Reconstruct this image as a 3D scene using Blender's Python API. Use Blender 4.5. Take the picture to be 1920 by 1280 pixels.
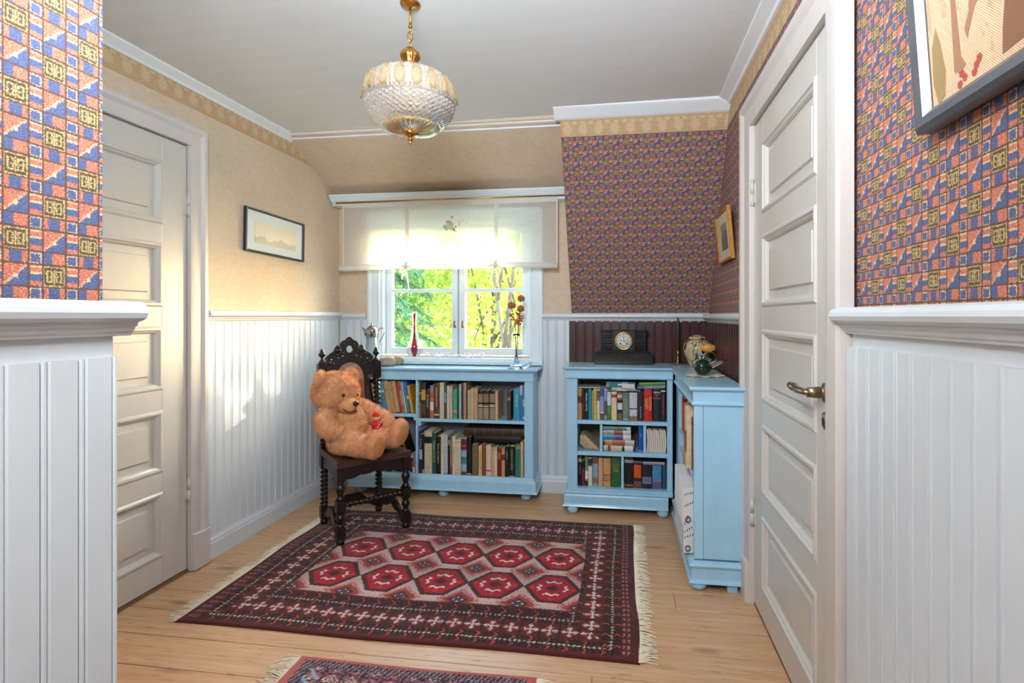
import bpy, bmesh, math, random
import numpy as np
from mathutils import Vector, Matrix, noise as mnoise

random.seed(7); RNG = np.random.default_rng(7)
for o in list(bpy.data.objects): bpy.data.objects.remove(o, do_unlink=True)
SC = bpy.context.scene; COL = SC.collection
PI = math.pi

# ------------------------------------------------------------------ camera
YAW = math.radians(8.082)
cam_d = bpy.data.cameras.new('camera'); cam = bpy.data.objects.new('camera', cam_d); COL.objects.link(cam)
cam.location = (0, 0, 1.18); cam.rotation_euler = (PI/2, 0, YAW)
cam_d.sensor_width = 36; cam_d.lens = 1000/1920*36
cam_d.shift_x = -65/1920; cam_d.shift_y = -47/1920
cam_d.clip_start = .02
SC.camera = cam

# ------------------------------------------------------------------ world, sun, lamps, exposure
SUN_DIR = Vector((-.635, -1, -.31)).normalized()
world = bpy.data.worlds.new('world'); SC.world = world; world.use_nodes = True
wn = world.node_tree.nodes; wl = world.node_tree.links
bg = wn['Background']; sky = wn.new('ShaderNodeTexSky'); sky.sky_type = 'NISHITA'
sky.sun_disc = False; sky.sun_elevation = math.radians(24); sky.sun_rotation = math.atan2(.635, 1)
sky.air_density = 1.0; sky.dust_density = 1.5
wl.new(sky.outputs[0], bg.inputs[0]); bg.inputs[1].default_value = 3.2

def lamp(name, kind, loc, energy, color, target=None, size=None, size_y=None, direction=None, spread=None):
    d = bpy.data.lights.new(name, kind); d.energy = energy; d.color = color
    o = bpy.data.objects.new(name, d); COL.objects.link(o); o.location = loc
    if target is not None: direction = Vector(target) - Vector(loc)
    if direction is not None: o.rotation_euler = direction.to_track_quat('-Z', 'Y').to_euler()
    if size: d.size = size
    if size_y: d.shape = 'RECTANGLE'; d.size_y = size_y
    if spread: d.spread = spread
    return o
sun = lamp('sun', 'SUN', (4, 12, 6), 7.0, (1, .88, .70), direction=SUN_DIR); sun.data.angle = math.radians(.7)
lamp('camera_flash', 'AREA', (-.28, -.05, 1.72), 14.5, (.93, .965, 1), target=(-.75, 3.0, 1.15), size=.32, size_y=.24)
lamp('rear_fill', 'AREA', (-.2, -2.35, 1.45), 5, (.85, .93, 1), target=(-.2, 0, 1.35), size=1.3, size_y=1.2)  # added fill light behind the camera; the rear wall has no window
lamp('ceiling_fill', 'AREA', (-.3, .4, 1.9), 35, (.74, .885, 1), target=(-.6, 1.9, 2.7), size=.3, size_y=.3)  # extra fill added near the camera, aimed up to brighten the ceiling
vs = SC.view_settings; vs.view_transform = 'Standard'; vs.look = 'None'; vs.gamma = 1; vs.use_curve_mapping = False
vs.exposure = 0.25

# ------------------------------------------------------------------ colour + node helpers
def lin(c):
    c = c/255
    return c/12.92 if c <= .04045 else ((c+.055)/1.055)**2.4
def rgb(c): return (lin(c[0]), lin(c[1]), lin(c[2]), 1)

class NT:
    """tiny helper to write node expressions"""
    def __init__(s, name):
        s.m = bpy.data.materials.new(name); s.m.use_nodes = True
        s.t = s.m.node_tree; s.n = s.t.nodes; s.l = s.t.links
        s.b = s.n['Principled BSDF']; s.out = s.n['Material Output']
    def new(s, kind, **kw):
        n = s.n.new(kind)
        for k, v in kw.items(): setattr(n, k, v)
        return n
    def put(s, sock, v):
        if isinstance(v, E): v = v.s
        if isinstance(v, (int, float)): sock.default_value = v
        elif isinstance(v, tuple): sock.default_value = v
        else: s.l.new(v, sock)
    def math(s, op, a, b=0.0, c=None):
        n = s.n.new('ShaderNodeMath'); n.operation = op
        s.put(n.inputs[0], a); s.put(n.inputs[1], b)
        if c is not None: s.put(n.inputs[2], c)
        return E(s, n.outputs[0])
    def coords(s, kind='Object'):
        tc = s.n.new('ShaderNodeTexCoord'); return tc.outputs[kind]
    def xyz(s, kind='Object'):
        sp = s.n.new('ShaderNodeSeparateXYZ'); s.l.new(s.coords(kind), sp.inputs[0])
        return [E(s, o) for o in sp.outputs]
    def comb(s, x, y, z=0.0):
        n = s.n.new('ShaderNodeCombineXYZ')
        for i, v in enumerate((x, y, z)): s.put(n.inputs[i], v)
        return n.outputs[0]
    def noise(s, vec, scale, detail=3.0, rough=.5):
        n = s.n.new('ShaderNodeTexNoise'); s.l.new(vec, n.inputs['Vector'])
        n.inputs['Scale'].default_value = scale; n.inputs['Detail'].default_value = detail; n.inputs['Roughness'].default_value = rough
        return E(s, n.outputs[0])
    def voronoi(s, vec, scale, feature='F1'):
        n = s.n.new('ShaderNodeTexVoronoi'); n.feature = feature; s.l.new(vec, n.inputs['Vector']); n.inputs['Scale'].default_value = scale
        return E(s, n.outputs['Distance'])
    def mapping(s, vec, scale=(1, 1, 1), loc=(0, 0, 0)):
        n = s.n.new('ShaderNodeMapping'); s.l.new(vec, n.inputs[0]); n.inputs['Scale'].default_value = scale; n.inputs['Location'].default_value = loc
        return n.outputs[0]
    def mix(s, fac, a, b):
        n = s.n.new('ShaderNodeMix'); n.data_type = 'RGBA'
        s.put(n.inputs[0], fac); s.put(n.inputs[6], a); s.put(n.inputs[7], b)
        return n.outputs[2]
    def ramp(s, fac, *stops):
        n = s.n.new('ShaderNodeValToRGB'); s.put(n.inputs[0], fac)
        e = n.color_ramp.elements
        while len(e) < len(stops): e.new(.5)
        for i, (p, c) in enumerate(stops): e[i].position = p; e[i].color = c
        return n.outputs[0]
    def bump(s, h, strength=.3, dist=.01):
        n = s.n.new('ShaderNodeBump'); s.put(n.inputs['Height'], h); n.inputs['Strength'].default_value = strength; n.inputs['Distance'].default_value = dist
        s.l.new(n.outputs[0], s.b.inputs['Normal'])
    def base(s, c): s.put(s.b.inputs['Base Color'], c)
    def rough(s, v): s.put(s.b.inputs['Roughness'], v)

class E:
    def __init__(s, t, sock): s.t = t; s.s = sock
    def __add__(s, o): return s.t.math('ADD', s, o)
    def __radd__(s, o): return s.t.math('ADD', o, s)
    def __sub__(s, o): return s.t.math('SUBTRACT', s, o)
    def __rsub__(s, o): return s.t.math('SUBTRACT', o, s)
    def __mul__(s, o): return s.t.math('MULTIPLY', s, o)
    def __rmul__(s, o): return s.t.math('MULTIPLY', o, s)
    def __truediv__(s, o): return s.t.math('DIVIDE', s, o)
    def __lt__(s, o): return s.t.math('LESS_THAN', s, o)
    def __gt__(s, o): return s.t.math('GREATER_THAN', s, o)
    def floor(s): return s.t.math('FLOOR', s)
    def fract(s): return s.t.math('FRACT', s)
    def abs(s): return s.t.math('ABSOLUTE', s)
    def mod(s, o): return s.t.math('MODULO', s, o)
    def max(s, o): return s.t.math('MAXIMUM', s, o)
    def min(s, o): return s.t.math('MINIMUM', s, o)
    def rng(s, a, b): return (s > a)*(s < b)

MATS = {}
def mat(name, c, rough=.5, metal=0.0, var=0.0, vscale=8, bump=0.0, bscale=60, spec=.5, stretch=(1, 1, 1), coat=0.0, emit=None):
    if name in MATS: return MATS[name]
    t = NT(name); t.rough(rough); t.b.inputs['Metallic'].default_value = metal
    t.b.inputs['Specular IOR Level'].default_value = spec
    t.b.inputs['Coat Weight'].default_value = coat
    col = rgb(c)
    if var:
        v = t.mapping(t.coords(), stretch)
        n = t.noise(v, vscale, 4, .6)
        lo = tuple(x*(1-var) for x in col[:3])+(1,); hi = tuple(min(1, x*(1+var)) for x in col[:3])+(1,)
        t.base(t.ramp(n, (.3, lo), (.7, hi)))
    else: t.base(col)
    if bump:
        v = t.mapping(t.coords(), stretch)
        t.bump(t.noise(v, bscale, 3, .6), bump, .004)
    MATS[name] = t.m
    return t.m

# ------------------------------------------------------------------ mesh builder
class MB:
    def __init__(s): s.v = []; s.f = []; s.mi = []; s.sm = []
    def add(s, verts, faces, mi=0, smooth=False, M=None):
        b = len(s.v)
        if M is not None: verts = [M @ Vector(p) for p in verts]
        s.v += [tuple(p) for p in verts]
        for f in faces: s.f.append(tuple(i+b for i in f)); s.mi.append(mi); s.sm.append(smooth)
        return s
    def box(s, x0, y0, z0, x1, y1, z1, mi=0, M=None):
        if x0 > x1: x0, x1 = x1, x0
        if y0 > y1: y0, y1 = y1, y0
        if z0 > z1: z0, z1 = z1, z0
        v = [(x0,y0,z0),(x1,y0,z0),(x1,y1,z0),(x0,y1,z0),(x0,y0,z1),(x1,y0,z1),(x1,y1,z1),(x0,y1,z1)]
        return s.add(v, [(3,2,1,0),(4,5,6,7),(0,1,5,4),(1,2,6,5),(2,3,7,6),(3,0,4,7)], mi, False, M)
    def prism(s, poly, a, b, axis='x', mi=0, smooth=False, M=None, ends=True, mitre=None):
        """extrude a 2D polygon; axis x: poly=(y,z); y: poly=(x,z); z: poly=(x,y)"""
        def P(p, t):
            return {'x': (t, p[0], p[1]), 'y': (p[0], t, p[1]), 'z': (p[0], p[1], t)}[axis]
        n = len(poly); v = [P(p, a) for p in poly]+[P(p, b) for p in poly]
        f = [(i, (i+1) % n, n+(i+1) % n, n+i) for i in range(n)]
        s.add(v, f, mi, smooth, M)
        if ends: s.add(v, [tuple(range(n-1, -1, -1)), tuple(range(n, 2*n))], mi, False, M)
        return s
    def lathe(s, prof, seg=24, mi=0, smooth=True, M=None, fn=None, caps=True):
        v = []; n = len(prof)
        for i, (r, z) in enumerate(prof):
            for k in range(seg):
                a = 2*PI*k/seg; rr = fn(r, z, a) if fn else r
                v.append((rr*math.cos(a), rr*math.sin(a), z))
        f = [(i*seg+k, i*seg+(k+1) % seg, (i+1)*seg+(k+1) % seg, (i+1)*seg+k) for i in range(n-1) for k in range(seg)]
        if caps:
            f.append(tuple(range(seg-1, -1, -1))); f.append(tuple((n-1)*seg+k for k in range(seg)))
        return s.add(v, f, mi, smooth, M)
    def tube(s, pts, rad, seg=8, mi=0, smooth=True, caps=True, M=None):
        pts = [Vector(p) for p in pts]; n = len(pts)
        if not isinstance(rad, (list, tuple)): rad = [rad]*n
        v = []; up = None
        for i, p in enumerate(pts):
            d = (pts[min(i+1, n-1)]-pts[max(i-1, 0)])
            d = d.normalized() if d.length > 1e-9 else Vector((0, 0, 1))
            if up is None: up = d.orthogonal().normalized()
            up = (up - d*up.dot(d)); up = up.normalized() if up.length > 1e-6 else d.orthogonal().normalized()
            q = d.cross(up)
            for k in range(seg):
                a = 2*PI*k/seg; v.append(p + (up*math.cos(a)+q*math.sin(a))*rad[i])
        f = [(i*seg+k, i*seg+(k+1) % seg, (i+1)*seg+(k+1) % seg, (i+1)*seg+k) for i in range(n-1) for k in range(seg)]
        if caps: f.append(tuple(range(seg-1, -1, -1))); f.append(tuple((n-1)*seg+k for k in range(seg)))
        return s.add(v, f, mi, smooth, M)
    def ell(s, c, r, seg=20, rings=12, mi=0, M=None, fn=None):
        if not isinstance(r, (list, tuple)): r = (r, r, r)
        v = []; 
        for i in range(rings+1):
            th = PI*i/rings
            if i in (0, rings): ks = [0]
            else: ks = range(seg)
            for k in ks:
                a = 2*PI*k/seg
                d = Vector((math.sin(th)*math.cos(a), math.sin(th)*math.sin(a), math.cos(th)))
                m = fn(d) if fn else 1
                v.append((c[0]+d.x*r[0]*m, c[1]+d.y*r[1]*m, c[2]+d.z*r[2]*m))
        f = [(0, 1+k, 1+(k+1) % seg) for k in range(seg)]
        for i in range(rings-2):
            a = 1+i*seg; b = a+seg
            f += [(a+k, b+k, b+(k+1) % seg, a+(k+1) % seg) for k in range(seg)]
        last = len(v)-1; a = last-seg
        f += [(a+(k+1) % seg, a+k, last) for k in range(seg)]
        return s.add(v, f, mi, True, M)
    def mesh(s, name, mats):
        me = bpy.data.meshes.new(name); me.from_pydata(s.v, [], s.f)
        if not isinstance(mats, (list, tuple)): mats = [mats]
        for m in mats: me.materials.append(m)
        me.polygons.foreach_set('material_index', s.mi); me.polygons.foreach_set('use_smooth', s.sm)
        me.update(); return me
    def build(s, name, mats, parent=None, loc=(0, 0, 0), rot=None, bevel=0, seg=1):
        return link(name, s.mesh(name, mats), parent, loc, rot, bevel, seg)
def link(name, me, parent=None, loc=(0, 0, 0), rot=None, bevel=0, seg=1):
    o = bpy.data.objects.new(name, me); COL.objects.link(o); o.parent = parent; o.location = loc
    if rot is not None: o.rotation_euler = rot
    if bevel:
        b = o.modifiers.new('edge', 'BEVEL'); b.width = bevel; b.segments = seg; b.limit_method = 'ANGLE'; b.angle_limit = math.radians(40)
    return o
def empty(name, loc=(0, 0, 0), rz=0.0, rot=None):
    o = bpy.data.objects.new(name, None); COL.objects.link(o); o.location = loc; o.rotation_euler = rot if rot else (0, 0, rz)
    o.empty_display_size = .05; return o
def tag(o, label=None, cat=None, group=None, kind=None):
    if label: o['label'] = label
    if cat: o['category'] = cat
    if group: o['group'] = group
    if kind: o['kind'] = kind
    return o
def struct(o, label=None):
    o['kind'] = 'structure'
    if label: o['label'] = label
    return o
def curve_mesh(name, splines, extrude, mats, bevel=0.0):
    """2D filled outline with holes -> mesh (in the XY plane, extruded along Z both ways)"""
    cu = bpy.data.curves.new(name, 'CURVE'); cu.dimensions = '2D'; cu.fill_mode = 'BOTH'; cu.extrude = extrude; cu.bevel_depth = bevel; cu.bevel_resolution = 1
    for pts in splines:
        sp = cu.splines.new('POLY'); sp.points.add(len(pts)-1); sp.use_cyclic_u = True
        for i, p in enumerate(pts): sp.points[i].co = (p[0], p[1], 0, 1)
    o = bpy.data.objects.new('tmp', cu); COL.objects.link(o)
    me = bpy.data.meshes.new_from_object(o.evaluated_get(bpy.context.evaluated_depsgraph_get()))
    bpy.data.objects.remove(o); bpy.data.curves.remove(cu)
    me.name = name; me.materials.clear()
    for m in (mats if isinstance(mats, (list, tuple)) else [mats]): me.materials.append(m)
    return me
def text_mesh(txt, size, m, extrude=.0002):
    cu = bpy.data.curves.new('text', 'FONT'); cu.body = txt; cu.size = size; cu.extrude = extrude; cu.align_x = 'CENTER'; cu.align_y = 'CENTER'; cu.resolution_u = 2
    o = bpy.data.objects.new('tmp', cu); COL.objects.link(o)
    me = bpy.data.meshes.new_from_object(o.evaluated_get(bpy.context.evaluated_depsgraph_get()))
    bpy.data.objects.remove(o); bpy.data.curves.remove(cu)
    me.materials.clear(); me.materials.append(m); return me
def spl(pts, n=6, closed=False):
    """Catmull-Rom resample"""
    P = [Vector(p) for p in pts]; out = []; k = len(P)
    rng = range(k if closed else k-1)
    for i in rng:
        if closed: p0, p1, p2, p3 = P[i-1], P[i], P[(i+1) % k], P[(i+2) % k]
        else: p0, p1, p2, p3 = P[max(i-1, 0)], P[i], P[i+1], P[min(i+2, k-1)]
        for j in range(n):
            t = j/n
            out.append(.5*((2*p1)+(p2-p0)*t+(2*p0-5*p1+4*p2-p3)*t*t+(3*p1-p0-3*p2+p3)*t**3))
    if not closed: out.append(P[-1])
    return out
# ------------------------------------------------------------------ materials of the room
def paint(name, c, rough=.4, dirt=.05):
    t = NT(name); o = t.coords()
    n = t.noise(t.mapping(o, (1, 1, .25)), 14, 5, .65)
    col = rgb(c); lo = tuple(x*(1-dirt) for x in col[:3])+(1,)
    t.base(t.ramp(n, (.25, lo), (.75, col))); t.rough(rough)
    t.bump(t.noise(t.mapping(o, (1, 1, .15)), 110, 3), .07, .0015)
    MATS[name] = t.m; return t.m
WHITE = paint('white_paint', (217, 222, 225)); DOORP = paint('door_paint', (207, 201, 192), .3, .05)
CASP = paint('casing_paint', (212, 203, 196), .4, .07)
CEILP = mat('ceiling_paint', (230, 230, 230), .8, var=.02, vscale=3, stretch=(.4, 6, 1))
CROWNP = mat('crown_paint', (235, 236, 238), .5)
BLUE = paint('blue_paint', (168, 212, 236), .22, .10)
WINP = mat('window_paint', (226, 238, 242), .35, var=.03)

def pine():
    t = NT('pine_plank'); o = t.coords(); oi = t.new('ShaderNodeObjectInfo'); r = E(t, oi.outputs['Random'])
    x, y, z = t.xyz()
    v = t.comb(x*1.3+r*31.0, y*22.0+r*17.0, z)
    g = t.noise(v, 2.2, 6, .62)
    fine = t.noise(t.comb(x*6.0+r*9.0, y*160.0, z), 1.5, 3, .6)
    kn = t.voronoi(t.comb(x*2.1+r*13.0, y*6.0+r*5.0, 0.0), 1.0)
    c = t.ramp(g*.8+fine*.2, (.28, rgb((186, 142, 102))), (.5, rgb((208, 168, 128))), (.72, rgb((224, 190, 152))))
    c = t.mix(r*.35, c, rgb((196, 142, 98)))
    k2 = t.math('SUBTRACT', 1.0, kn*6.5).max(0.0)
    c = t.mix(k2*.75, c, rgb((110, 66, 36)))
    sc = t.noise(t.comb(x*3.0+r*3.0, y*40.0+r*8.0, 0.0), 3.0, 2)
    c = t.mix((sc > .66)*.5, c, rgb((120, 84, 56)))
    t.base(c); t.rough(t.noise(o, 6)*.2+.3); t.bump(fine, .12, .002)
    MATS['pine'] = t.m; return t.m
PINE = pine()

def beige():
    t = NT('beige_wallpaper'); o = t.coords()
    n = t.noise(t.mapping(o, (1, 1, 1.6)), 26, 6, .7); n2 = t.noise(o, 3.5, 3)
    c = t.ramp(n*.65+n2*.35, (.32, rgb((200, 178, 152))), (.55, rgb((212, 192, 166))), (.75, rgb((220, 202, 178))))
    t.base(c); t.rough(.75); t.bump(n, .12, .003); return t.m
BEIGE = beige()

def border(axis):
    t = NT('border_'+axis); x, y, z = t.xyz(); u = {'x': x, 'y': y}[axis]; 
    n = t.noise(t.comb(u*12.0, z*180.0, 0.0), 2.0, 3)
    c = t.ramp(n, (.3, rgb((180, 148, 108))), (.7, rgb((200, 168, 128))))
    fu = (u/.085).fract()-.5
    zc = (z-2.2)/.085
    d = t.math('SQRT', fu*fu*1.2+zc*zc)
    an = t.math('ARCTAN2', zc, fu)
    pet = t.math('SINE', an*9.0)*.06+.3
    motif = (d < pet)*(t.noise(t.comb(u*300.0, z*300.0, 0.0), 1.0, 2) > .42)
    scr = ((zc-.34).abs() < .07)*(t.math('SINE', u*140.0) > -.2)
    c = t.mix(motif.max(scr)*.38, c, rgb((226, 208, 178)))
    t.base(c); t.rough(.7); return t.m
BORDX = border('x'); BORDY = border('y')

def wallpaper(name, axis, vscale=1.0, off=(0.0, 0.0), flip=False):
    """woven-look print: brown key blocks, pink/blue split squares, small blue squares"""
    t = NT(name); x, y, z = t.xyz(); u = {'x': x, 'y': y}[axis]
    if flip: u = 0.0-u
    P = .0557; w = .655
    v = z*vscale
    jn = t.noise(t.comb(u, v, 0.0), 420.0, 1, .5)-.5; jm = t.noise(t.comb(u+7.0, v+3.0, 0.0), 420.0, 1, .5)-.5
    U = u/P+off[0]; V = v/P+off[1]
    Uj = U+jn*.13; Vj = V+jm*.13
    iu = U.floor(); iv = V.floor()
    fu = Uj-iu; fv = Vj-iv
    wu = fu < w; wv = fv < w
    su = fu/w; sv = fv/w
    nu = (fu-w)/(1-w); nv = (fv-w)/(1-w)
    chk = (iu+iv).abs().mod(2.0) > .5
    inv = lambda a: 1.0-a
    pink = t.ramp(t.noise(t.comb(u*260.0, v*800.0, 0.0), 1.0, 2), (.36, rgb((164, 78, 58))), (.5, rgb((188, 102, 80))), (.66, rgb((214, 160, 130))))
    blue = t.ramp(t.noise(t.comb(u*260.0, v*700.0, 0.0), 1.0, 2), (.36, rgb((68, 76, 108))), (.6, rgb((90, 98, 136))), (.74, rgb((134, 138, 156))))
    cream = rgb((204, 180, 142)); brown = rgb((88, 68, 44))
    # split square
    tri = (su-sv) > 0.0
    csq = ((su-.5).abs().max((sv-.45).abs()) < .09)
    edge = ((su-sv).abs() < .07)*(jn > -.02)
    c_tri = t.mix(tri, pink, blue); c_tri = t.mix(csq.max(edge*.8), c_tri, cream)
    # key block
    xm = (su-.5).abs(); ym = sv
    def bx(a0, a1, b0, b1): return xm.rng(a0, a1)*ym.rng(b0, b1)
    k = bx(.40, .455, .06, .94).max(bx(-.1, .455, .06, .11)).max(bx(-.1, .455, .89, .94))
    k = k.max(bx(.26, .33, .24, .76)).max(bx(.07, .33, .70, .76)).max(bx(.07, .33, .24, .30))
    k = k.max(bx(.07, .13, .24, .45)).max(bx(.07, .13, .57, .76)).max(bx(-.1, .20, .47, .53)).max(bx(-.1, .03, .2, .8))
    c_key = t.mix(k, brown, rgb((186, 162, 112)))
    # cells between
    c_nw = t.mix(sv.rng(.28, .62), pink, blue)           # narrow column, wide row
    c_nw = t.mix(((sv-.62).abs() < .04).max((sv-.9).abs() < .03), c_nw, cream)
    c_wn1 = t.mix((su-.5).abs() < .24, pink, blue); c_wn2 = t.mix(su < .42, pink, blue)
    c_wn = t.mix(chk, c_wn1, c_wn2)
    sq = (nu-.5).abs().max((nv-.5).abs())
    c_nn = t.mix(sq.rng(.36, .45), blue, cream)
    wide = t.mix(chk, c_tri, c_key)
    c = t.mix(wv, t.mix(wu, c_nn, c_wn), t.mix(wu, c_nw, wide))
    line = ((fu < .045).max((fu-w).abs() < .03)).max((fv < .045).max((fv-w).abs() < .03))
    c = t.mix(line*(jn+.5 > .3), c, rgb((96, 66, 50)))
    t.base(c); t.rough(.8); t.bump(t.noise(t.comb(u*700.0, v*1600.0, 0.0), 1.0, 1), .15, .002)
    return t.m
PAPER_Y = wallpaper('patterned_wallpaper_side', 'y'); PAPER_R = wallpaper('patterned_wallpaper_right', 'y', 1.0, (0.0, 0.0), True); PAPER_X = wallpaper('patterned_wallpaper_slope', 'x', 1.183)

def burgundy():
    t = NT('burgundy_lacquer'); o = t.coords()
    n = t.noise(t.mapping(o, (30, 30, 3)), 3, 4)
    t.base(t.ramp(n, (.3, rgb((50, 18, 16))), (.7, rgb((84, 36, 31))))); t.rough(.36); t.b.inputs['Specular IOR Level'].default_value = .3; t.bump(t.noise(o, 80), .15, .002); return t.m
BURG = burgundy()
BRASS = mat('brass', (196, 152, 84), .28, 1.0); OLDBRASS = mat('aged_brass', (150, 132, 104), .3, 1.0, var=.2, vscale=40)
DARK = mat('dark_gap', (30, 24, 20), .9)

# ------------------------------------------------------------------ room shell
WL, WR, WB_ = -2.0, .55, 3.562
# floor: base slab + separate planks
floor = struct(MB().box(-2.1, -2.7, -.08, .65, 3.7, -.022).build('floor', DARK), 'old pine plank floor')
y = 3.56; k = 0; pr = random.Random(3)
while y > -2.6:
    wd = pr.choice((.135, .147, .147, .16)); y0 = y-wd
    cuts = sorted([-2.04, .56]+[pr.uniform(-1.7, .3) for _ in range(1 if pr.random() < .6 else 0)])
    for a, b in zip(cuts[:-1], cuts[1:]):
        if b-a < .15: continue
        m = MB().box(-(b-a)/2+.0006, -wd/2+.0018, -.02, (b-a)/2-.0008, wd/2-.0018, 0)
        pl = m.build('plank', PINE, floor, ((a+b)/2, (y+y0)/2, 0), bevel=.0012)
    y = y0
# ceiling, slightly out of level
cz = lambda x: 2.272+(x+2.0)*.011
me = MB(); me.prism([(-2.1, cz(-2.1)), (.65, cz(.65)), (.65, 2.5), (-2.1, 2.5)], -2.7, 3.7, 'y')
struct(me.build('ceiling', CEILP), 'plain pale grey ceiling')
# left wall with a door opening
m = MB()
m.box(WL-.12, .8, 0, WL, 1.36, 2.4); m.box(WL-.12, 2.21, 0, WL, 3.7, 2.4); m.box(WL-.12, 1.36, 1.972, WL, 2.21, 2.4); m.box(WL-.12, 1.3, 0, WL-.05, 2.3, 2.0)
wall_left = struct(m.build('wall_left', BEIGE), 'mottled beige papered wall above white panelling')
MB().box(WL, .83, 2.155, WL+.0015, 3.3, 2.24).build('wallpaper_border', BORDY, wall_left)['label'] = 'ochre leaf patterned border strip'
# near-left wall block (projecting corner)
NL = -.91
wall_entry = struct(MB().box(-2.12, -2.7, 0, NL, .823, 2.4).build('wall_entry', PAPER_Y), 'projecting wall with pink and blue key patterned wallpaper')
MB().box(NL, -2.6, 0, NL+.021, .823, 1.15).build('panel_backing', WHITE, wall_entry)
# right wall with a door opening
DY0, DY1 = 1.46, 2.287
m = MB()
m.box(WR, -2.7, 0, WR+.12, DY0, 2.45); m.box(WR, DY1, 0, WR+.12, 3.7, 2.45); m.box(WR, DY0, 1.962, WR+.12, DY1, 2.45); m.box(WR+.06, DY0-.05, 0, WR+.12, DY1+.05, 2.0)
wall_right = struct(m.build('wall_right', PAPER_R), 'side wall with pink and blue key patterned wallpaper')
MB().box(WR-.0015, -2.6, 2.178, WR, 3.4, 2.275).build('wallpaper_border', BORDY, wall_right)['label'] = 'tan palmette border strip'
MB().box(WR-.017, -2.6, 0, WR, 1.335, 1.15).build('panel_backing', WHITE, wall_right)
# rear wall behind the photographer
m = MB(); m.box(-2.1, -2.75, 0, .65, -2.62, 2.45)
struct(m.build('wall_rear', BEIGE))
# back wall with the window opening
HX0, HX1, HZ0, HZ1 = -1.69, -.615, .905, 1.83
m = MB()
m.box(-2.12, WB_, 0, HX0, WB_+.14, 2.45); m.box(HX1, WB_, 0, .67, WB_+.14, 2.45); m.box(HX0, WB_, 0, HX1, WB_+.14, HZ0); m.box(HX0, WB_, HZ1, HX1, WB_+.14, 2.45)
wall_back = struct(m.build('wall_back', BEIGE), 'back wall with beige paper around the window')
PX = -.335
m = MB(); m.prism([(3.70, 2.0), (3.562, 2.0), (2.915, 2.272), (2.915, 2.4), (3.70, 2.4)], -2.1, PX, 'x')
struct(m.build('wall_slope', BEIGE), 'sloping beige ceiling strip above the window')
SL = lambda z: 3.55-(z-1.2)*.641      # y of the papered slope at height z
m = MB(); m.prism([(3.70, 1.2), (3.55, 1.2), (SL(2.3), 2.3), (SL(2.3), 2.42), (3.70, 2.42)], PX, WR+.02, 'x')
wall_panel = struct(m.build('wall_chimney', PAPER_X), 'sloping wall panel with pink and blue key patterned wallpaper')
m = MB(); m.prism([(SL(2.168)-.0018, 2.168), (SL(2.168)+.001, 2.168), (SL(2.26)+.001, 2.26), (SL(2.26)-.0018, 2.26)], PX, WR, 'x')
m.build('wallpaper_border', BORDX, wall_panel)['label'] = 'tan palmette border strip'

# crown mouldings
m = MB(); m.prism([(WL, 2.236), (WL+.012, 2.236), (WL+.02, 2.245), (WL+.05, 2.266), (WL+.052, 2.285), (WL, 2.285)], .823, 2.99, 'y'); struct(m.build('trim_1', CROWNP), 'white crown moulding along the left wall')
m = MB(); m.prism([(WR, 2.268), (WR-.012, 2.268), (WR-.02, 2.277), (WR-.062, 2.292), (WR-.065, 2.31), (WR, 2.31)], -2.6, 2.9, 'y'); struct(m.build('trim_2', CROWNP), 'white crown moulding along the right wall')
m = MB(); m.prism([(2.90, 2.245), (SL(2.245)-.004, 2.245), (SL(2.25)-.012, 2.25), (2.815, 2.28), (2.805, 2.287), (2.805, 2.31), (2.92, 2.31)], PX-.03, WR, 'x')
struct(m.build('trim_3', CROWNP), 'white crown moulding over the patterned slope')
m = MB(); m.prism([(2.99, 2.245), (2.965, 2.245), (2.958, 2.258), (2.93, 2.262), (2.92, 2.272), (2.92, 2.30), (2.99, 2.30)], WL+.03, PX, 'x'); struct(m.build('trim_4', CROWNP), 'thin white crown moulding over the beige slope')

# wainscot: each tongue-and-groove board is its own object
BW = .0578
def board_mesh(name, h, m, w=BW):
    p = [(0, 0), (w, 0), (w, -.006), (w-.0012, -.0095), (w-.0035, -.0122), (w-.0072, -.0122), (w-.0096, -.0095), (w-.0104, -.0045), (w-.0126, -.0045), (w-.0142, -.013), (.0022, -.013), (0, -.008)]
    b = MB(); b.prism(p, 0, h, 'z'); return b.mesh(name, m)
def boards(parent, me, x, y, z, rz, n, step):
    for i in range(n):
        o = link('board', me, parent, (x+step[0]*i, y+step[1]*i, z), (0, 0, rz))
BM = board_mesh('board', 1.11, WHITE)
boards(wall_left, BM, WL, 2.318, .06, PI/2, 21, (0, BW))
boards(wall_entry, BM, NL+.021, .823-BW, .0, PI/2, 14, (0, -BW))
boards(wall_right, BM, WR-.017, 1.337, .0, -PI/2, 24, (0, -BW))
boards(wall_back, BM, -1.992, WB_, .06, 0, 4, (BW, 0))
boards(wall_back, board_mesh('board', .80, WHITE), -1.761, WB_, .06, 0, 21, (BW, 0))
boards(wall_back, BM, -.5472, WB_, .06, 0, 3, (BW, 0))
_b = MB(); _b.prism([(0, 0), (.0565, 0), (.0565, -.002), (.0545, -.002), (.0535, -.006), (.0505, -.006), (.0495, -.002), (.0445, -.002), (.0425, -.013), (.0015, -.013), (0, -.011)], 0, 1.03, 'z'); BM2 = _b.mesh('board', BURG)
boards(wall_back, BM2, -.352, WB_, .12, 0, 16, (.0565, 0))
boards(wall_right, BM2, WR, 3.56, .12, -PI/2, 20, (0, -.0565))
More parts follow.
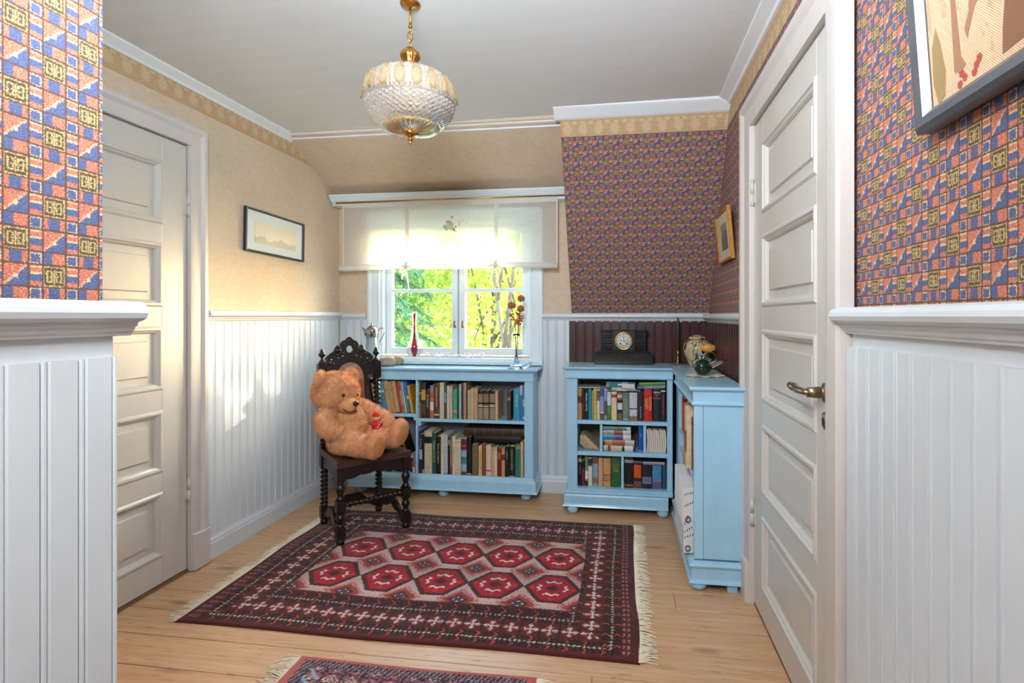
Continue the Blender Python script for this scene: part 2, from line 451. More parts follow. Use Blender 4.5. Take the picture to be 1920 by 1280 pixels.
# cap rails
def cap(d, z=1.204):    # profile: (distance from board face, z)
    return [(0, z), (.032, z), (.042, z-.004), (.048, z-.012), (.049, z-.02), (.045, z-.029), (.036, z-.034), (.027, z-.036), (.027, z-.042), (.022, z-.044), (.019, z-.052), (.013, z-.056), (.013, z-.06), (0, z-.06)]
def cap_y(name, xf, sgn, y0, y1, lab, z=1.204):
    m = MB(); m.prism([(xf+sgn*(a-.03), b) for a, b in cap(0, z)], y0, y1, 'y', smooth=False)
    return struct(m.build(name, WHITE, bevel=.004, seg=2), lab)
cap_y('trim_5', WL+.03, 1, 2.307, 3.56, 'white cap rail over the left wall panelling', 1.212)
cap_y('trim_6', NL+.034+.018, 1, -2.6, .845, 'rounded white cap rail on the projecting near wall', 1.206)
cap_y('trim_7', WR-.03-.018, -1, -2.6, 1.345, 'rounded white cap rail on the panelled wall beside the door', 1.2)
cap_y('trim_8', WR-.025, -1, 2.425, 3.56, 'white cap rail above the burgundy boards by the door', 1.196)
for nm, xa, xb in (('trim_9', -1.98, -1.784), ('trim_10', -.535, WR)):
    m = MB(); m.prism([(WB_-.013-a+.02, b-.002) for a, b in cap(0)], xa, xb, 'x'); struct(m.build(nm, WHITE, bevel=.003, seg=2), 'white cap rail left of the window' if nm == 'trim_9' else 'white cap rail above the burgundy boards')
MB().box(-.3738, WB_-.0155, .12, -.352, WB_, 1.16).build('board_edge', WHITE, wall_back)
# baseboards
bp = [(0, 0), (.028, 0), (.028, .075), (.024, .084), (.024, .092), (.017, .1), (.013, .112), (.006, .12), (0, .12)]
m = MB(); m.prism([(WL+a, b) for a, b in bp], 2.318, 3.56, 'y'); struct(m.build('baseboard_left', WHITE, bevel=.001), 'white moulded baseboard')
m = MB(); m.prism([(WB_-a, b) for a, b in bp], -1.97, WR, 'x'); struct(m.build('baseboard_back', WHITE, bevel=.001), 'white moulded baseboard')

# ------------------------------------------------------------------ panelled doors
def door(name, label, loc, rz, w, h, hinge_right, panels, px0, px1, with_handle):
    """canonical: x along the leaf, front face at y=0 facing -y"""
    root = struct(empty(name, loc, rz), label)
    T = .04
    for a, b in ((0, px0), (px1, w)): MB().box(a, 0, 0, b, T, h).build('stile', DOORP, root, bevel=.0015)
    zs = [0]+[q for p in panels for q in p]+[h]
    for i in range(0, len(zs), 2): MB().box(px0+.0004, 0, zs[i], px1-.0004, T, zs[i+1]).build('rail', DOORP, root, bevel=.0012)
    for z0, z1 in panels:
        a0, a1 = px0, px1; m = MB(); i1, i2 = .028, .062; dy, df = .016, .007
        v = []
        for ins, yy in ((0, dy), (i1, dy), (i2-.004, dy), (i2, df)):
            v += [(a0+ins, yy, z0+ins), (a1-ins, yy, z0+ins), (a1-ins, yy, z1-ins), (a0+ins, yy, z1-ins)]
        f = [(4*i+k, 4*i+(k+1) % 4, 4*i+4+(k+1) % 4, 4*i+4+k) for i in range(3) for k in range(4)]+[(12, 13, 14, 15)]
        v += [(a0, T-.01, z0), (a1, T-.01, z0), (a1, T-.01, z1), (a0, T-.01, z1)]
        f.append((19, 18, 17, 16))
        for k in range(4): f.append((k, 16+k, 16+(k+1) % 4, (k+1) % 4))
        m.add(v, f); m.build('panel', DOORP, root)
        # moulding frame round the panel
        m = MB(); s = [(-.004, 0), (.004, -.006), (.012, -.006), (.016, .0), (.022, .004), (.027, .012), (.027, .0158), (-.004, .0158)]
        rings = []
        for ins, yy in s: rings.append([(a0+ins, yy, z0+ins), (a1-ins, yy, z0+ins), (a1-ins, yy, z1-ins), (a0+ins, yy, z1-ins)])
        vv = [p for r in rings for p in r]; n = len(rings)
        ff = [(4*i+k, 4*i+(k+1) % 4, 4*((i+1) % n)+(k+1) % 4, 4*((i+1) % n)+k) for i in range(n) for k in range(4)]
        m.add(vv, ff); m.build('panel_molding', DOORP, root)
    hx = w+.004 if hinge_right else -.004
    for z in (.31, 1.62):
        m = MB(); m.tube([(hx, -.008, z), (hx, -.008, z+.052)], .0075, 10); m.tube([(hx, -.008, z+.054), (hx, -.008, z+.105)], .0075, 10)
        m.lathe([(.0075, 0), (.006, .005), (.003, .008)], 10, M=Matrix.Translation((hx, -.008, z+.105))); m.box(hx-.02, -.003, z+.01, hx+.02, .001, z+.09)
        m.build('hinge', DOORP, root)
    if with_handle:
        lx = w-.045 if not hinge_right else .045; s = -1 if not hinge_right else 1; hz = .965
        R = Matrix.Translation((lx, -.0015, hz)) @ Matrix.Rotation(PI/2, 4, 'X')
        m = MB(); m.lathe([(.021, 0), (.02, .004), (.012, .007), (.0115, .012), (.013, .014), (.0115, .03), (.01, .045)], 18, M=R @ Matrix.Scale(1.25, 4, (0, 1, 0)))
        m.build('handle_plate', OLDBRASS, root)
        pts = spl([(lx, -.035, hz), (lx, -.05, hz), (lx+s*.02, -.054, hz+.001), (lx+s*.05, -.054, hz), (lx+s*.085, -.054, hz+.003), (lx+s*.118, -.053, hz+.004)], 5)
        m = MB(); m.tube(pts, [.0075+.003*max(0, math.sin(i/len(pts)*PI*1.15-.7))+(.0025 if i > len(pts)*.75 else 0) for i in range(len(pts))], 12); m.ell((lx+s*.118, -.053, hz+.004), (.012, .009, .011), 12, 8)
        m.build('handle', OLDBRASS, root)
        R = Matrix.Translation((lx, -.0015, hz-.075)) @ Matrix.Rotation(PI/2, 4, 'X') @ Matrix.Scale(1.35, 4, (0, 1, 0))
        m = MB(); m.lathe([(.0175, 0), (.0165, .003), (.009, .005)], 18, M=R); e = m.build('escutcheon', OLDBRASS, root)
        MB().box(lx-.002, -.0075, hz-.088, lx+.002, -.0066, hz-.068).build('keyhole', DARK, e)
    return root
def casing(root, w, h, ww, d=.03, wl=None):
    """architrave in the door's own frame, mitred at the top"""
    wl = wl or ww
    prof = [(0, .004), (0, -d*.55), (.012, -d*.6), (.02, -d*.62), (ww*.55, -d*.66), (ww*.7, -d), (ww-.012, -d), (ww, -d*.8), (ww, .004)]
    def leg(pts): return pts
    g = .006
    m = MB(); n = len(prof)
    for side in (0, 1):
        v = []
        for t, yy in prof:
            t2 = t*(wl/ww if side == 0 else 1)
            X = -g-t2 if side == 0 else w+g+t2
            v.append((X, yy, -.012)); v.append((X, yy, h+g+t))
        f = [(2*i, 2*((i+1) % n), 2*((i+1) % n)+1, 2*i+1) for i in range(n)]
        mm = MB(); mm.add(v, f+[tuple(range(0, 2*n, 2))]); mm.build('casing', CASP, root)
        X0 = -g-.012 if side == 0 else w+g+.012; X1 = -g-(wl if side == 0 else ww)-.002 if side == 0 else w+g+ww+.002
        MB().box(X0+(.01 if side == 0 else -.01), .003, -.012, X1, -d-.003, .155).build('plinth_block', CASP, root, bevel=.002)
    v = []
    for t, yy in prof: v.append((-g-t*(wl/ww), yy, h+g+t)); v.append((w+g+t, yy, h+g+t))
    f = [(2*i, 2*i+1, 2*((i+1) % n)+1, 2*((i+1) % n)) for i in range(n)]
    mm = MB(); mm.add(v, f); mm.build('casing', CASP, root)
    MB().box(-g, .012, h+.0005, w+g, .05, h+.012).build('stop', CASP, root)
PAN = [(.118, .395), (.487, .75), (.845, 1.115), (1.207, 1.479), (1.567, 1.838)]
d2 = door('door_2', 'closed white five-panel door with brass lever handle', (.535, 2.281, .012), -PI/2, .816, 1.944, False, PAN, .13, .706, True)
casing(d2, .816, 1.944, .118, .034, .135)
d1 = door('door_1', 'white five-panel door in left wall with light streaks', (WL+.012, 1.377, .018), PI/2, .822, 1.944, True, PAN, .112, .69, False)
casing(d1, .822, 1.944, .095, .034)
MB().box(-.02, -.004, -.017, .85, .05, -.003).build('threshold', mat('threshold_wood', (128, 92, 62), .6, var=.2), d1)
MB().box(-.01, .0, -.011, .83, .05, -.002).build('threshold', MATS['threshold_wood'], d2)

# ------------------------------------------------------------------ window
def glass_mat(name, tint=(1, 1, 1, 1), refl=1.0):
    t = NT(name); tr = t.new('ShaderNodeBsdfTransparent'); gl = t.new('ShaderNodeBsdfGlossy'); fr = t.new('ShaderNodeFresnel'); mx = t.new('ShaderNodeMixShader')
    tr.inputs[0].default_value = tint; gl.inputs['Roughness'].default_value = .02; fr.inputs[0].default_value = 1.45
    t.l.new((E(t, fr.outputs[0])*refl).s, mx.inputs[0]); t.l.new(tr.outputs[0], mx.inputs[1]); t.l.new(gl.outputs[0], mx.inputs[2]); t.l.new(mx.outputs[0], t.out.inputs[0])
    MATS[name] = t.m; return t.m
PANE = glass_mat('window_glass', (.97, .99, .98, 1), .7)
win = struct(empty('window_1', (-1.15, WB_, .9)), 'white two-sash window looking out on trees')
def wpart(name, m, mt=WINP, parent=None, bevel=.0015):
    o = m.build(name, mt, parent or win, bevel=bevel)
    o.location = (1.15, -WB_, -.9) if parent is None else (0, 0, 0); return o
cprof = [(0, 0), (0, -.022), (.008, -.026), (.02, -.022), (.06, -.024), (.072, -.032), (.086, -.032), (.092, -.024), (.092, 0)]
for sx, X in ((-1, HX0), (1, HX1)):
    m = MB(); m.prism([(X+sx*a-sx*.004, WB_+b) for a, b in cprof], .862, 1.91, 'z'); wpart('casing', m)
m = MB(); m.prism([(WB_+b, HZ1-.004+a) for a, b in cprof], HX0-.085, HX1+.085, 'x'); wpart('casing', m)
m = MB(); m.box(HX0, WB_-.01, HZ0, HX0+.022, WB_+.14, HZ1); wpart('jamb', m)
m = MB(); m.box(HX1-.022, WB_-.01, HZ0, HX1, WB_+.14, HZ1); wpart('jamb', m)
m = MB(); m.box(HX0, WB_-.01, HZ1-.022, HX1, WB_+.14, HZ1); wpart('head', m)
m = MB(); m.prism([(WB_+.12, .902), (WB_-.045, .896), (WB_-.05, .89), (WB_-.05, .87), (WB_-.044, .862), (WB_-.044, .852), (WB_+.0, .852), (WB_, .86), (WB_+.12, .86)], HX0-.088, HX1+.088, 'x'); wpart('sill', m, bevel=.003)
GY = 3.625
def sash(x0, x1, flip):
    s0, s1 = .042, .042; z0, z1 = .912, 1.806; y0, y1 = GY-.022, GY+.022
    m = MB(); m.box(x0, y0, z0, x0+s0, y1, z1); m.box(x1-s1, y0, z0, x1, y1, z1); m.box(x0+s0, y0, z0, x1-s1, y1, z0+.045); m.box(x0+s0, y0, z1-.045, x1-s1, y1, z1)
    s = wpart('sash', m)
    g0, g1 = x0+s0, x1-s1; zm = 1.363
    MB().box(g0-.001, y0+.004, zm-.012, g1+.001, y1-.004, zm+.012).build('glazing_bar', WINP, s, bevel=.002)
    for a, b in ((z0+.045, zm-.012), (zm+.012, z1-.045)): MB().box(g0-.002, GY-.0015, a-.002, g1+.002, GY+.0015, b+.002).build('pane', PANE, s)
    cx = x1-s1*.55 if flip else x0+s0*.55
    m = MB(); m.box(cx-.006, y0-.003, 1.1, cx+.006, y0, 1.15); m.tube([(cx, y0-.003, 1.13), (cx, y0-.016, 1.13)], .004, 8); m.tube([(cx, y0-.016, 1.13), (cx+(.012 if flip else .012), y0-.018, 1.118), (cx+.016, y0-.016, 1.1)], .0035, 8)
    m.build('catch', BRASS, s)
sash(HX0+.024, -1.141, True); sash(-1.129, HX1-.024, False)
m = MB(); m.box(-1.141, GY+.005, .905, -1.129, GY+.05, 1.81); wpart('mullion', m)
# shelf-like pelmet at the foot of the slope
m = MB(); m.prism([(WB_, 2.03), (3.40, 2.012), (3.40, 2.004), (3.428, 1.972), (3.45, 1.955), (3.45, 1.945), (WB_, 1.945)], -1.99, PX, 'x')
struct(m.build('trim_11', WINP, bevel=.002), 'pale painted pelmet board across the top of the window')
# ------------------------------------------------------------------ bookcases
def bun(m, x, y, r=.034, h=.058):
    m.lathe([(.014, 0), (r*.75, .004), (r*.96, .016), (r, .026), (r*.99, .030), (r*.93, .033), (r*.93, .036), (r*.96, .038), (r*.9, .047), (r*.6, .055), (r*.55, h)], 24, M=Matrix.Translation((x, y, 0)))
def frame_ring(prof, x0, y0, x1, y1, back=True):
    """moulding running round left, front and right sides (front = low y); prof=(out,z)"""
    m = MB(); n = len(prof); v = []
    for o, z in prof: v += [(x0-o, y1, z), (x0-o, y0-o, z), (x1+o, y0-o, z), (x1+o, y1, z)]
    f = [(4*i+k, 4*i+k+1, 4*((i+1) % n)+k+1, 4*((i+1) % n)+k) for i in range(n) for k in range(3)]
    f += [tuple(4*i for i in range(n)), tuple(4*i+3 for i in range(n-1, -1, -1))]
    return m.add(v, f)
BACKP = mat('bookcase_back', (112, 114, 122), .8, var=.06, vscale=20)
BACKT = mat('bookcase_back_tan', (140, 122, 96), .8, var=.1, vscale=20)

# window bookcase
wb = tag(empty('bookcase', (-1.17, 3.42, 0)), 'long low pale blue bookcase under the window', 'bookcase')
OW = (1.17, -3.42, 0)
def wbp(name, m, mt=BLUE, bevel=.0015):
    o = m.build(name, mt, wb, OW, bevel=bevel); return o
X0, X1, F, BK = -1.775, -.56, 3.335, 3.53
m = frame_ring([(0, .765), (.004, .765), (.006, .775), (.006, .778), (.002, .782), (.002, .818), (.012, .826), (.03, .832), (.034, .838), (.034, .846), (-.02, .846), (-.02, .765)], X0, F-.005, X1, BK); m.box(X0-.0, F-.005, .80, X1, BK, .8455); wbp('top', m)
wbp('base', frame_ring([(0, .058), (.03, .058), (.026, .066), (.02, .07), (.02, .122), (.016, .132), (.008, .14), (.0, .152)], X0, F, X1, BK).box(X0, F, .128, X1, BK, .1525))
wbp('back_panel', MB().box(X0+.01, BK-.012, .15, X1-.01, BK-.002, .77), BACKP)
wbp('side_panel', MB().box(X0, F, .152, X0+.03, BK-.012, .766)); wbp('side_panel', MB().box(-.617, F, .152, X1, BK-.012, .766))
wbp('divider', MB().box(-1.341, F+.004, .152, -1.327, BK-.012, .766))
wbp('shelf', MB().box(X0+.03, F+.006, .520, -1.341, BK-.012, .541)); wbp('shelf', MB().box(-1.327, F+.006, .492, -.617, BK-.012, .513))
wbp('shelf_cleat', MB().box(-1.327, F+.01, .462, -1.309, BK-.02, .492)); wbp('shelf_cleat', MB().box(-1.359, F+.01, .498, -1.341, BK-.02, .52))
for x in (-1.735, -1.165, -.615):
    for yy in (3.385, 3.492): m = MB(); bun(m, x, yy, .034); wbp('foot', m, bevel=0)

# corner bookcase, back-wall run
ca = tag(empty('bookcase', (0, 3.34, 0)), 'pale blue bookcase against burgundy boards, under the mantel clock', 'bookcase')
def cap_(name, m, mt=BLUE, bevel=.0015): return m.build(name, mt, ca, (0, -3.34, 0), bevel=bevel)
AX0, AX1, AF, AB = -.327, .296, 3.20, 3.53
m = MB(); 
# moulding on left and front only (the run continues round the corner)
prof = [(0, .806), (.006, .806), (.012, .812), (.012, .817), (.004, .820), (.004, .855), (.016, .862), (.026, .866), (.03, .872), (.03, .878), (0, .878)]
n = len(prof); v = []
for o, z in prof: v += [(AX0-o, AB, z), (AX0-o, AF-o, z), (AX1-.002, AF-o, z)]
f = [(3*i+k, 3*i+k+1, 3*((i+1) % n)+k+1, 3*((i+1) % n)+k) for i in range(n) for k in range(2)]+[tuple(3*i for i in range(n)), tuple(3*i+2 for i in range(n-1, -1, -1))]
m.add(v, f); m.box(AX0, AF, .84, AX1-.002, AB, .8775); cap_('top', m)
prof = [(0, .046), (.03, .046), (.026, .054), (.02, .058), (.02, .108), (.014, .118), (.02, .124), (.02, .13), (0, .134)]
n = len(prof); v = []
for o, z in prof: v += [(AX0-o, AB, z), (AX0-o, AF-o, z), (AX1-.03, AF-o, z)]
f = [(3*i+k, 3*i+k+1, 3*((i+1) % n)+k+1, 3*((i+1) % n)+k) for i in range(n) for k in range(2)]+[tuple(3*i for i in range(n)), tuple(3*i+2 for i in range(n-1, -1, -1))]
m = MB(); m.add(v, f); m.box(AX0, AF-.012, .12, AX1-.004, AB, .153); cap_('base', m)
cap_('back_panel', MB().box(AX0+.01, AB-.012, .15, AX1-.01, AB-.002, .81), BACKT)
cap_('side_panel', MB().box(AX0, AF, .153, -.268, AB-.012, .807)); cap_('side_panel', MB().box(.260, AF, .153, AX1-.004, AB-.012, .807))
cap_('shelf', MB().box(-.268, AF+.005, .534, .260, AB-.012, .556)); cap_('shelf', MB().box(-.268, AF+.004, .346, .260, AB-.012, .370))
for x, a, b in ((-.126, .370, .534), (.131, .370, .534), (.0, .153, .346)): cap_('divider', MB().box(x-.008, AF+.012, a, x+.008, AB-.012, b))
for x in (-.296, .235):
    m = MB(); bun(m, x, 3.205, .034, .047); cap_('foot', m, bevel=0)
m = MB(); bun(m, -.296, 3.48, .034, .047); cap_('foot', m, bevel=0)

# corner bookcase, right-wall run
cb = tag(empty('bookcase', (.415, 2.78, 0)), 'pale blue bookcase beside the door, holding floral magazine files', 'bookcase')
def cbp(name, m, mt=BLUE, bevel=.0015): return m.build(name, mt, cb, (-.415, -2.78, 0), bevel=bevel)
BX0, BX1, BY0, BY1 = .306, .522, 2.372, 3.525
def lring(prof, yend):
    n = len(prof); v = []
    for o, z in prof: v += [(BX0-o, yend, z), (BX0-o, BY0-o, z), (BX1+min(o, .002), BY0-o, z)]
    f = [(3*i+k, 3*i+k+1, 3*((i+1) % n)+k+1, 3*((i+1) % n)+k) for i in range(n) for k in range(2)]+[tuple(3*i for i in range(n)), tuple(3*i+2 for i in range(n-1, -1, -1))]
    return MB().add(v, f)
m = lring([(0, .794), (.006, .794), (.012, .800), (.012, .808), (.004, .812), (.004, .855), (.014, .86), (.022, .866), (.022, .878), (0, .878)], 3.166); m.box(BX0, BY0, .84, BX1, 3.166, .8775); m.box(AX1+.0, 3.166, .84, BX1, BY1, .8775); cbp('top', m)
m = lring([(0, .036), (.024, .036), (.02, .045), (.012, .05), (.012, .098), (.018, .104), (.022, .112), (.014, .12), (0, .126)], 3.175); m.box(BX0, BY0, .10, BX1, BY1, .1255); cbp('base', m)
cbp('back_panel', MB().box(BX1-.014, BY0+.02, .134, BX1-.002, BY1-.01, .80), BACKP)
cbp('end_panel', MB().box(BX0+.04, BY0, .134, BX1, BY0+.02, .796)); cbp('post', MB().box(BX0, BY0-.003, .134, BX0+.0385, BY0+.024, .796))
cbp('post', MB().box(BX0+.003, 3.02, .134, BX0+.04, 3.16, .796)); cbp('end_panel', MB().box(BX0+.04, 3.14, .134, BX1-.014, 3.16, .796))
cbp('divider', MB().box(BX0+.008, 2.655, .47, BX1-.014, 2.671, .796))
cbp('shelf', MB().box(BX0+.006, 2.671, .548, BX1-.014, 3.02, .568)); cbp('shelf', MB().box(BX0+.006, BY0+.024, .452, BX1-.014, 3.02, .47))
m = MB(); m.lathe([(.016, 0), (.028, .004), (.036, .014), (.038, .022), (.036, .026), (.036, .029), (.035, .034), (.03, .037)], 24, M=Matrix.Translation((.325, 2.39, 0))); cbp('foot', m, bevel=0)
m = MB(); m.lathe([(.016, 0), (.028, .004), (.036, .014), (.038, .022), (.036, .026), (.036, .029), (.035, .034), (.03, .037)], 24, M=Matrix.Translation((.335, 3.10, 0))); cbp('foot', m, bevel=0)
cbp('leg', MB().box(.445, 2.366, 0, .487, 2.41, .037)); cbp('leg', MB().box(.445, 3.08, 0, .487, 3.12, .037))

# ------------------------------------------------------------------ books
PAGES = mat('book_pages', (222, 208, 180), .85, var=.08, vscale=120, stretch=(8, 1, .2))
BKC = {}
def bmat(c, gloss=.45):
    k = (c, gloss)
    if k not in BKC:
        t = NT('book_cover_%d_%d_%d' % c); o = t.coords(); col = rgb(c); lo = tuple(x*.78 for x in col[:3])+(1,)
        t.base(t.ramp(t.noise(o, 45, 3), (.3, lo), (.62, col))); t.rough(gloss); BKC[k] = t.m
    return BKC[k]
BK_N = 0
def book(label, loc, rot, t, h, d, col, bands=(), text=None, group=None, soft=False, gloss=.45, top=None, kindname='book'):
    """local: spine at y=0 facing -y, thickness t along x (centred), height along z, depth +y"""
    root = tag(empty(kindname, loc, rot=rot), label, 'book', group)
    bt = .0012 if soft else .0022; m = MB(); n = 4
    arc = [(-t/2+t*i/n, -(.0 if soft else min(.004, t*.14))*math.sin(PI*i/n)) for i in range(n+1)]
    outer = [(-t/2, d)]+arc+[(t/2, d)]
    inner = [(t/2-bt, d), (t/2-bt, bt+.0005), (-t/2+bt, bt+.0005), (-t/2+bt, d)]
    k = len(arc)
    v = [(x, y, 0) for x, y in outer+inner]+[(x, y, h) for x, y in outer+inner]; N = len(outer)+4
    f = [(i, (i+1) % N, N+(i+1) % N, N+i) for i in range(N)]
    # top/bottom: spine wall + two boards
    for o in (0, N):
        a = list(range(1, 1+k)); q = k+2
        sp = [o+i for i in a]+[o+q+1, o+q+2]
        l = [o+0, o+1, o+q+2, o+q+3]; r = [o+k, o+k+1, o+q, o+q+1]
        for ff in (sp, l, r): f.append(tuple(ff) if o else tuple(reversed(ff)))
    m.add(v, f); m.build('cover', bmat(col, gloss), root)
    g = .0 if soft else .0025
    MB().box(-t/2+bt, bt+.001, g, t/2-bt, d-.003, h-max(g, .0008)).build('pages', PAGES, root)
    for z0, z1, c in bands:
        yy = -(0 if soft else min(.004, t*.14))
        pts = [(x, y-.0004) for x, y in arc]; back = [(x, y+.0006) for x, y in reversed(arc)]
        b = MB(); b.prism(pts+back, z0*h, z1*h, 'z'); b.build('spine_band', bmat(c), root)
    if text:
        s, c, size, zf, up = text
        me = text_mesh(s, size, bmat(c))
        yy = -(0 if soft else min(.004, t*.14))-.0008
        o = link('spine_title', me, root, (0, yy, zf*h), (PI/2, 0 if up == 0 else (-PI/2 if up > 0 else PI/2), 0))
    return root
PSI = YAW
def mx(px, Y): return Y*math.tan(math.atan((px-1025)/1000)-PSI)
def mz(px, py, Y):
    X = mx(px, Y); return 1.18-(py-593)*(-X*math.sin(PSI)+Y*math.cos(PSI))/1000
def row(items, Y, base, d, where, group, maxz, zoom, x_from=-9, x_to=9):
    """items: (x0, x1, top, colour, what, bands, text); coordinates surveyed on the shelf front at depth Y"""
    ox, oy, s = zoom; cur = x_from
    for it in items:
        a, b, tp, col, what = it[:5]; bands = it[5] if len(it) > 5 else (); text = it[6] if len(it) > 6 else None
        dy = it[7] if len(it) > 7 else 0.0
        p0, p1 = ox+a/s, ox+b/s; py = oy+tp/s
        xa, xb = mx(p0, Y), mx(p1, Y); h = min(mz((p0+p1)/2, py, Y)-base, maxz-base-.004)
        xa = max(xa, cur); xb = min(max(xb, xa+.006), x_to); cur = xb
        book(what+' '+where, ((xa+xb)/2, Y+dy, base+.0006), None, max(.004, xb-xa-.0006), h, d-random.uniform(0, .025)-dy, col, bands, text, group)
K = (24, 24, 26); CR = (222, 206, 176); TAN = (186, 150, 108); NAVY = (34, 40, 66)

# window bookcase, upper right shelf
g1 = 'books on the upper right shelf under the window'; w1 = 'on upper shelf of window bookcase'
row([
 (1066, 1102, 185, (206, 184, 140), 'thin cream patterned book against divider', ((.3, .34, K), (.6, .62, K))),
 (1104, 1168, 195, (44, 42, 32), 'black picture book with grey furry animal spine', ((.02, .45, (128, 116, 96)), (.7, .72, CR))),
 (1170, 1258, 195, (52, 38, 28), 'dark brown picture book with yellow label', ((.52, .77, (196, 160, 52)), (.78, .82, (190, 130, 60)), (.1, .4, (96, 62, 38)))),
 (1264, 1340, 320, (62, 34, 34), 'short maroon book with white title lines', ((.34, .9, (70, 40, 40)),), ('IN OCH UT', (230, 220, 215), .016, .6, -1)),
 (1346, 1418, 240, (176, 128, 92), 'blue-topped book with orange and white bands', ((.9, 1, (74, 150, 190)), (.62, .8, (178, 96, 46)), (.25, .5, (222, 214, 204)), (.02, .18, (208, 104, 42)))),
 (1424, 1530, 205, (98, 52, 40), 'brown hardback with long white title', ((.08, .14, (200, 180, 160)),), ('DRÖMMEN OM ÅSTA', (226, 214, 204), .0135, .62, -1)),
 (1538, 1626, 180, (206, 194, 160), 'tall plain oatmeal hardback'),
 (1630, 1676, 180, (62, 78, 86), 'slate book with light blue upper spine', ((.45, .72, (96, 158, 186)),)),
 (1684, 1726, 246, (220, 200, 178), 'slim ivory hardback beside the slate one'),
 (1730, 1792, 250, (206, 178, 156), 'pinkish beige hardback'),
 (1802, 1886, 325, (56, 168, 134), 'sea green hardback with pink dot', ((.22, .30, (208, 150, 128)),)),
], 3.349, .513, .145, w1, g1, .765, (680, 700, 10.667), -1.3262)
row([
 (292, 322, 265, (66, 60, 48), 'thin speckled dark olive book'),
 (326, 370, 215, (172, 196, 172), 'tall slim pale mint book'),
 (374, 412, 200, (50, 54, 92), 'tall slim navy book'),
 (416, 470, 190, (176, 142, 110), 'tall light brown hardback beside navy one'),
 (496, 568, 335, (188, 166, 130), 'small khaki paperback with faint title'),
 (570, 608, 292, (204, 180, 146), 'slim sand hardback with paper slip'),
 (610, 700, 290, (186, 154, 120), 'thick plain buff hardback'),
 (710, 802, 350, K, 'black volume with cream braided pattern, first of three', ((.02, .42, (150, 140, 112)), (.45, .48, CR), (.5, .53, CR), (.6, .9, (140, 128, 100)))),
 (810, 922, 350, (28, 24, 24), 'black volume with braided pattern and red title patch', ((.02, .42, (150, 140, 112)), (.45, .48, CR), (.5, .53, (200, 90, 60)), (.6, .9, (150, 108, 92)))),
 (938, 1046, 350, (26, 25, 22), 'black volume with braided pattern, third of three', ((.02, .42, (150, 140, 112)), (.45, .48, CR), (.5, .53, CR), (.6, .9, (140, 128, 100)))),
 (1050, 1106, 352, (204, 168, 126), 'peach paperback showing dark front cover'),
 (1292, 1362, 360, (78, 60, 38), 'dark brown old book with tan label', ((.7, .8, (150, 108, 66)),)),
 (1416, 1540, 310, (36, 150, 180), 'turquoise hardback with pale yellow title', ((.0, .1, (60, 160, 210)),), ('En blåsippa', (222, 220, 160), .0185, .64, 1)),
 (1544, 1594, 232, (44, 120, 170), 'bright blue paperback with white top label', ((.72, .98, (196, 176, 210)),)),
 (1598, 1634, 240, (70, 130, 160), 'thin steel blue book touching the right post', ((.05, .12, (210, 220, 220)), (.4, .6, (190, 170, 180)))),
], 3.349, .513, .145, w1, g1, .765, (830, 700, 10.667), -9, -.6176)
# two dark covers pushed behind the row
book('black album pushed back behind upper row of window bookcase', (-1.03, 3.497, .5136), None, .16, .235, .018, (30, 27, 24), group=g1)

# window bookcase, upper left bay: leaning books
def lean(items, Y, base, d, where, group, zoom, ang=-.168, zmax=.757):
    ox, oy, s = zoom; cur = -9
    for a, b, ta, tp, col, what, bands, text in items:
        xa, xb = mx(ox+a/s, Y), mx(ox+b/s, Y); zt = min(mz(ox+ta/s, oy+tp/s, Y), zmax)
        t = (xb-xa)*math.cos(ang)-.0008; L = (zt-base-t*math.sin(-ang))/math.cos(ang)
        xa = max(xa, cur); cur = xa+(t+.0008)/math.cos(ang)
        # lower left corner touches the shelf, the top leans to the left
        R = Matrix.Rotation(ang, 4, 'Y'); p = R @ Vector((t/2, 0, 0)); low = min(p.z, -p.z)
        book(what+' '+where, (xa-low*math.tan(ang)*0+t/2*math.cos(ang), Y, base-low+.0008), (0, ang, 0), t, L, d, col, bands, text, group)
g2 = 'leaning books in the upper left bay under the window'; w2 = 'leaning in upper left bay of window bookcase'
lean([
 (65, 130, 15, 300, (206, 142, 30), 'short amber yellow book', (), None),
 (150, 228, 90, 150, (38, 36, 34), 'charcoal book', (), None),
 (258, 375, 175, 172, (196, 166, 124), 'beige hardback with faint lettering', ((.25, .5, (186, 156, 116)),), None),
 (386, 497, 290, 142, (70, 140, 170), 'sky blue book with white band', ((.63, .70, (200, 206, 210)), (.7, 1, (98, 168, 198))), None),
 (503, 597, 400, 120, (188, 146, 100), 'plain caramel hardback', ((.69, .71, (140, 92, 60)),), None),
 (602, 746, 505, 142, (196, 154, 104), 'thick tan book with red-brown title', ((.0, .02, (170, 130, 86)),), ('Borgens matros', (150, 70, 38), .028, .55, -1)),
 (770, 803, 640, 205, (196, 52, 66), 'thin crimson book', (), None),
 (806, 856, 672, 155, (178, 148, 120), 'grey-tan book with red lettering', ((.72, .98, (158, 78, 66)), (.05, .28, (170, 110, 92))), None),
 (862, 890, 740, 165, (190, 200, 200), 'thin white and grey book', (), None),
 (892, 936, 765, 155, (48, 118, 188), 'blue book with green lower spine', ((.0, .55, (84, 146, 62)),), None),
 (940, 970, 820, 158, (40, 96, 176), 'thin royal blue book', ((.45, .55, (200, 210, 220)),), None),
 (974, 1018, 858, 238, (220, 150, 34), 'orange-yellow book', (), None),
], 3.349, .541, .155, w2, g2, (680, 700, 10.667))

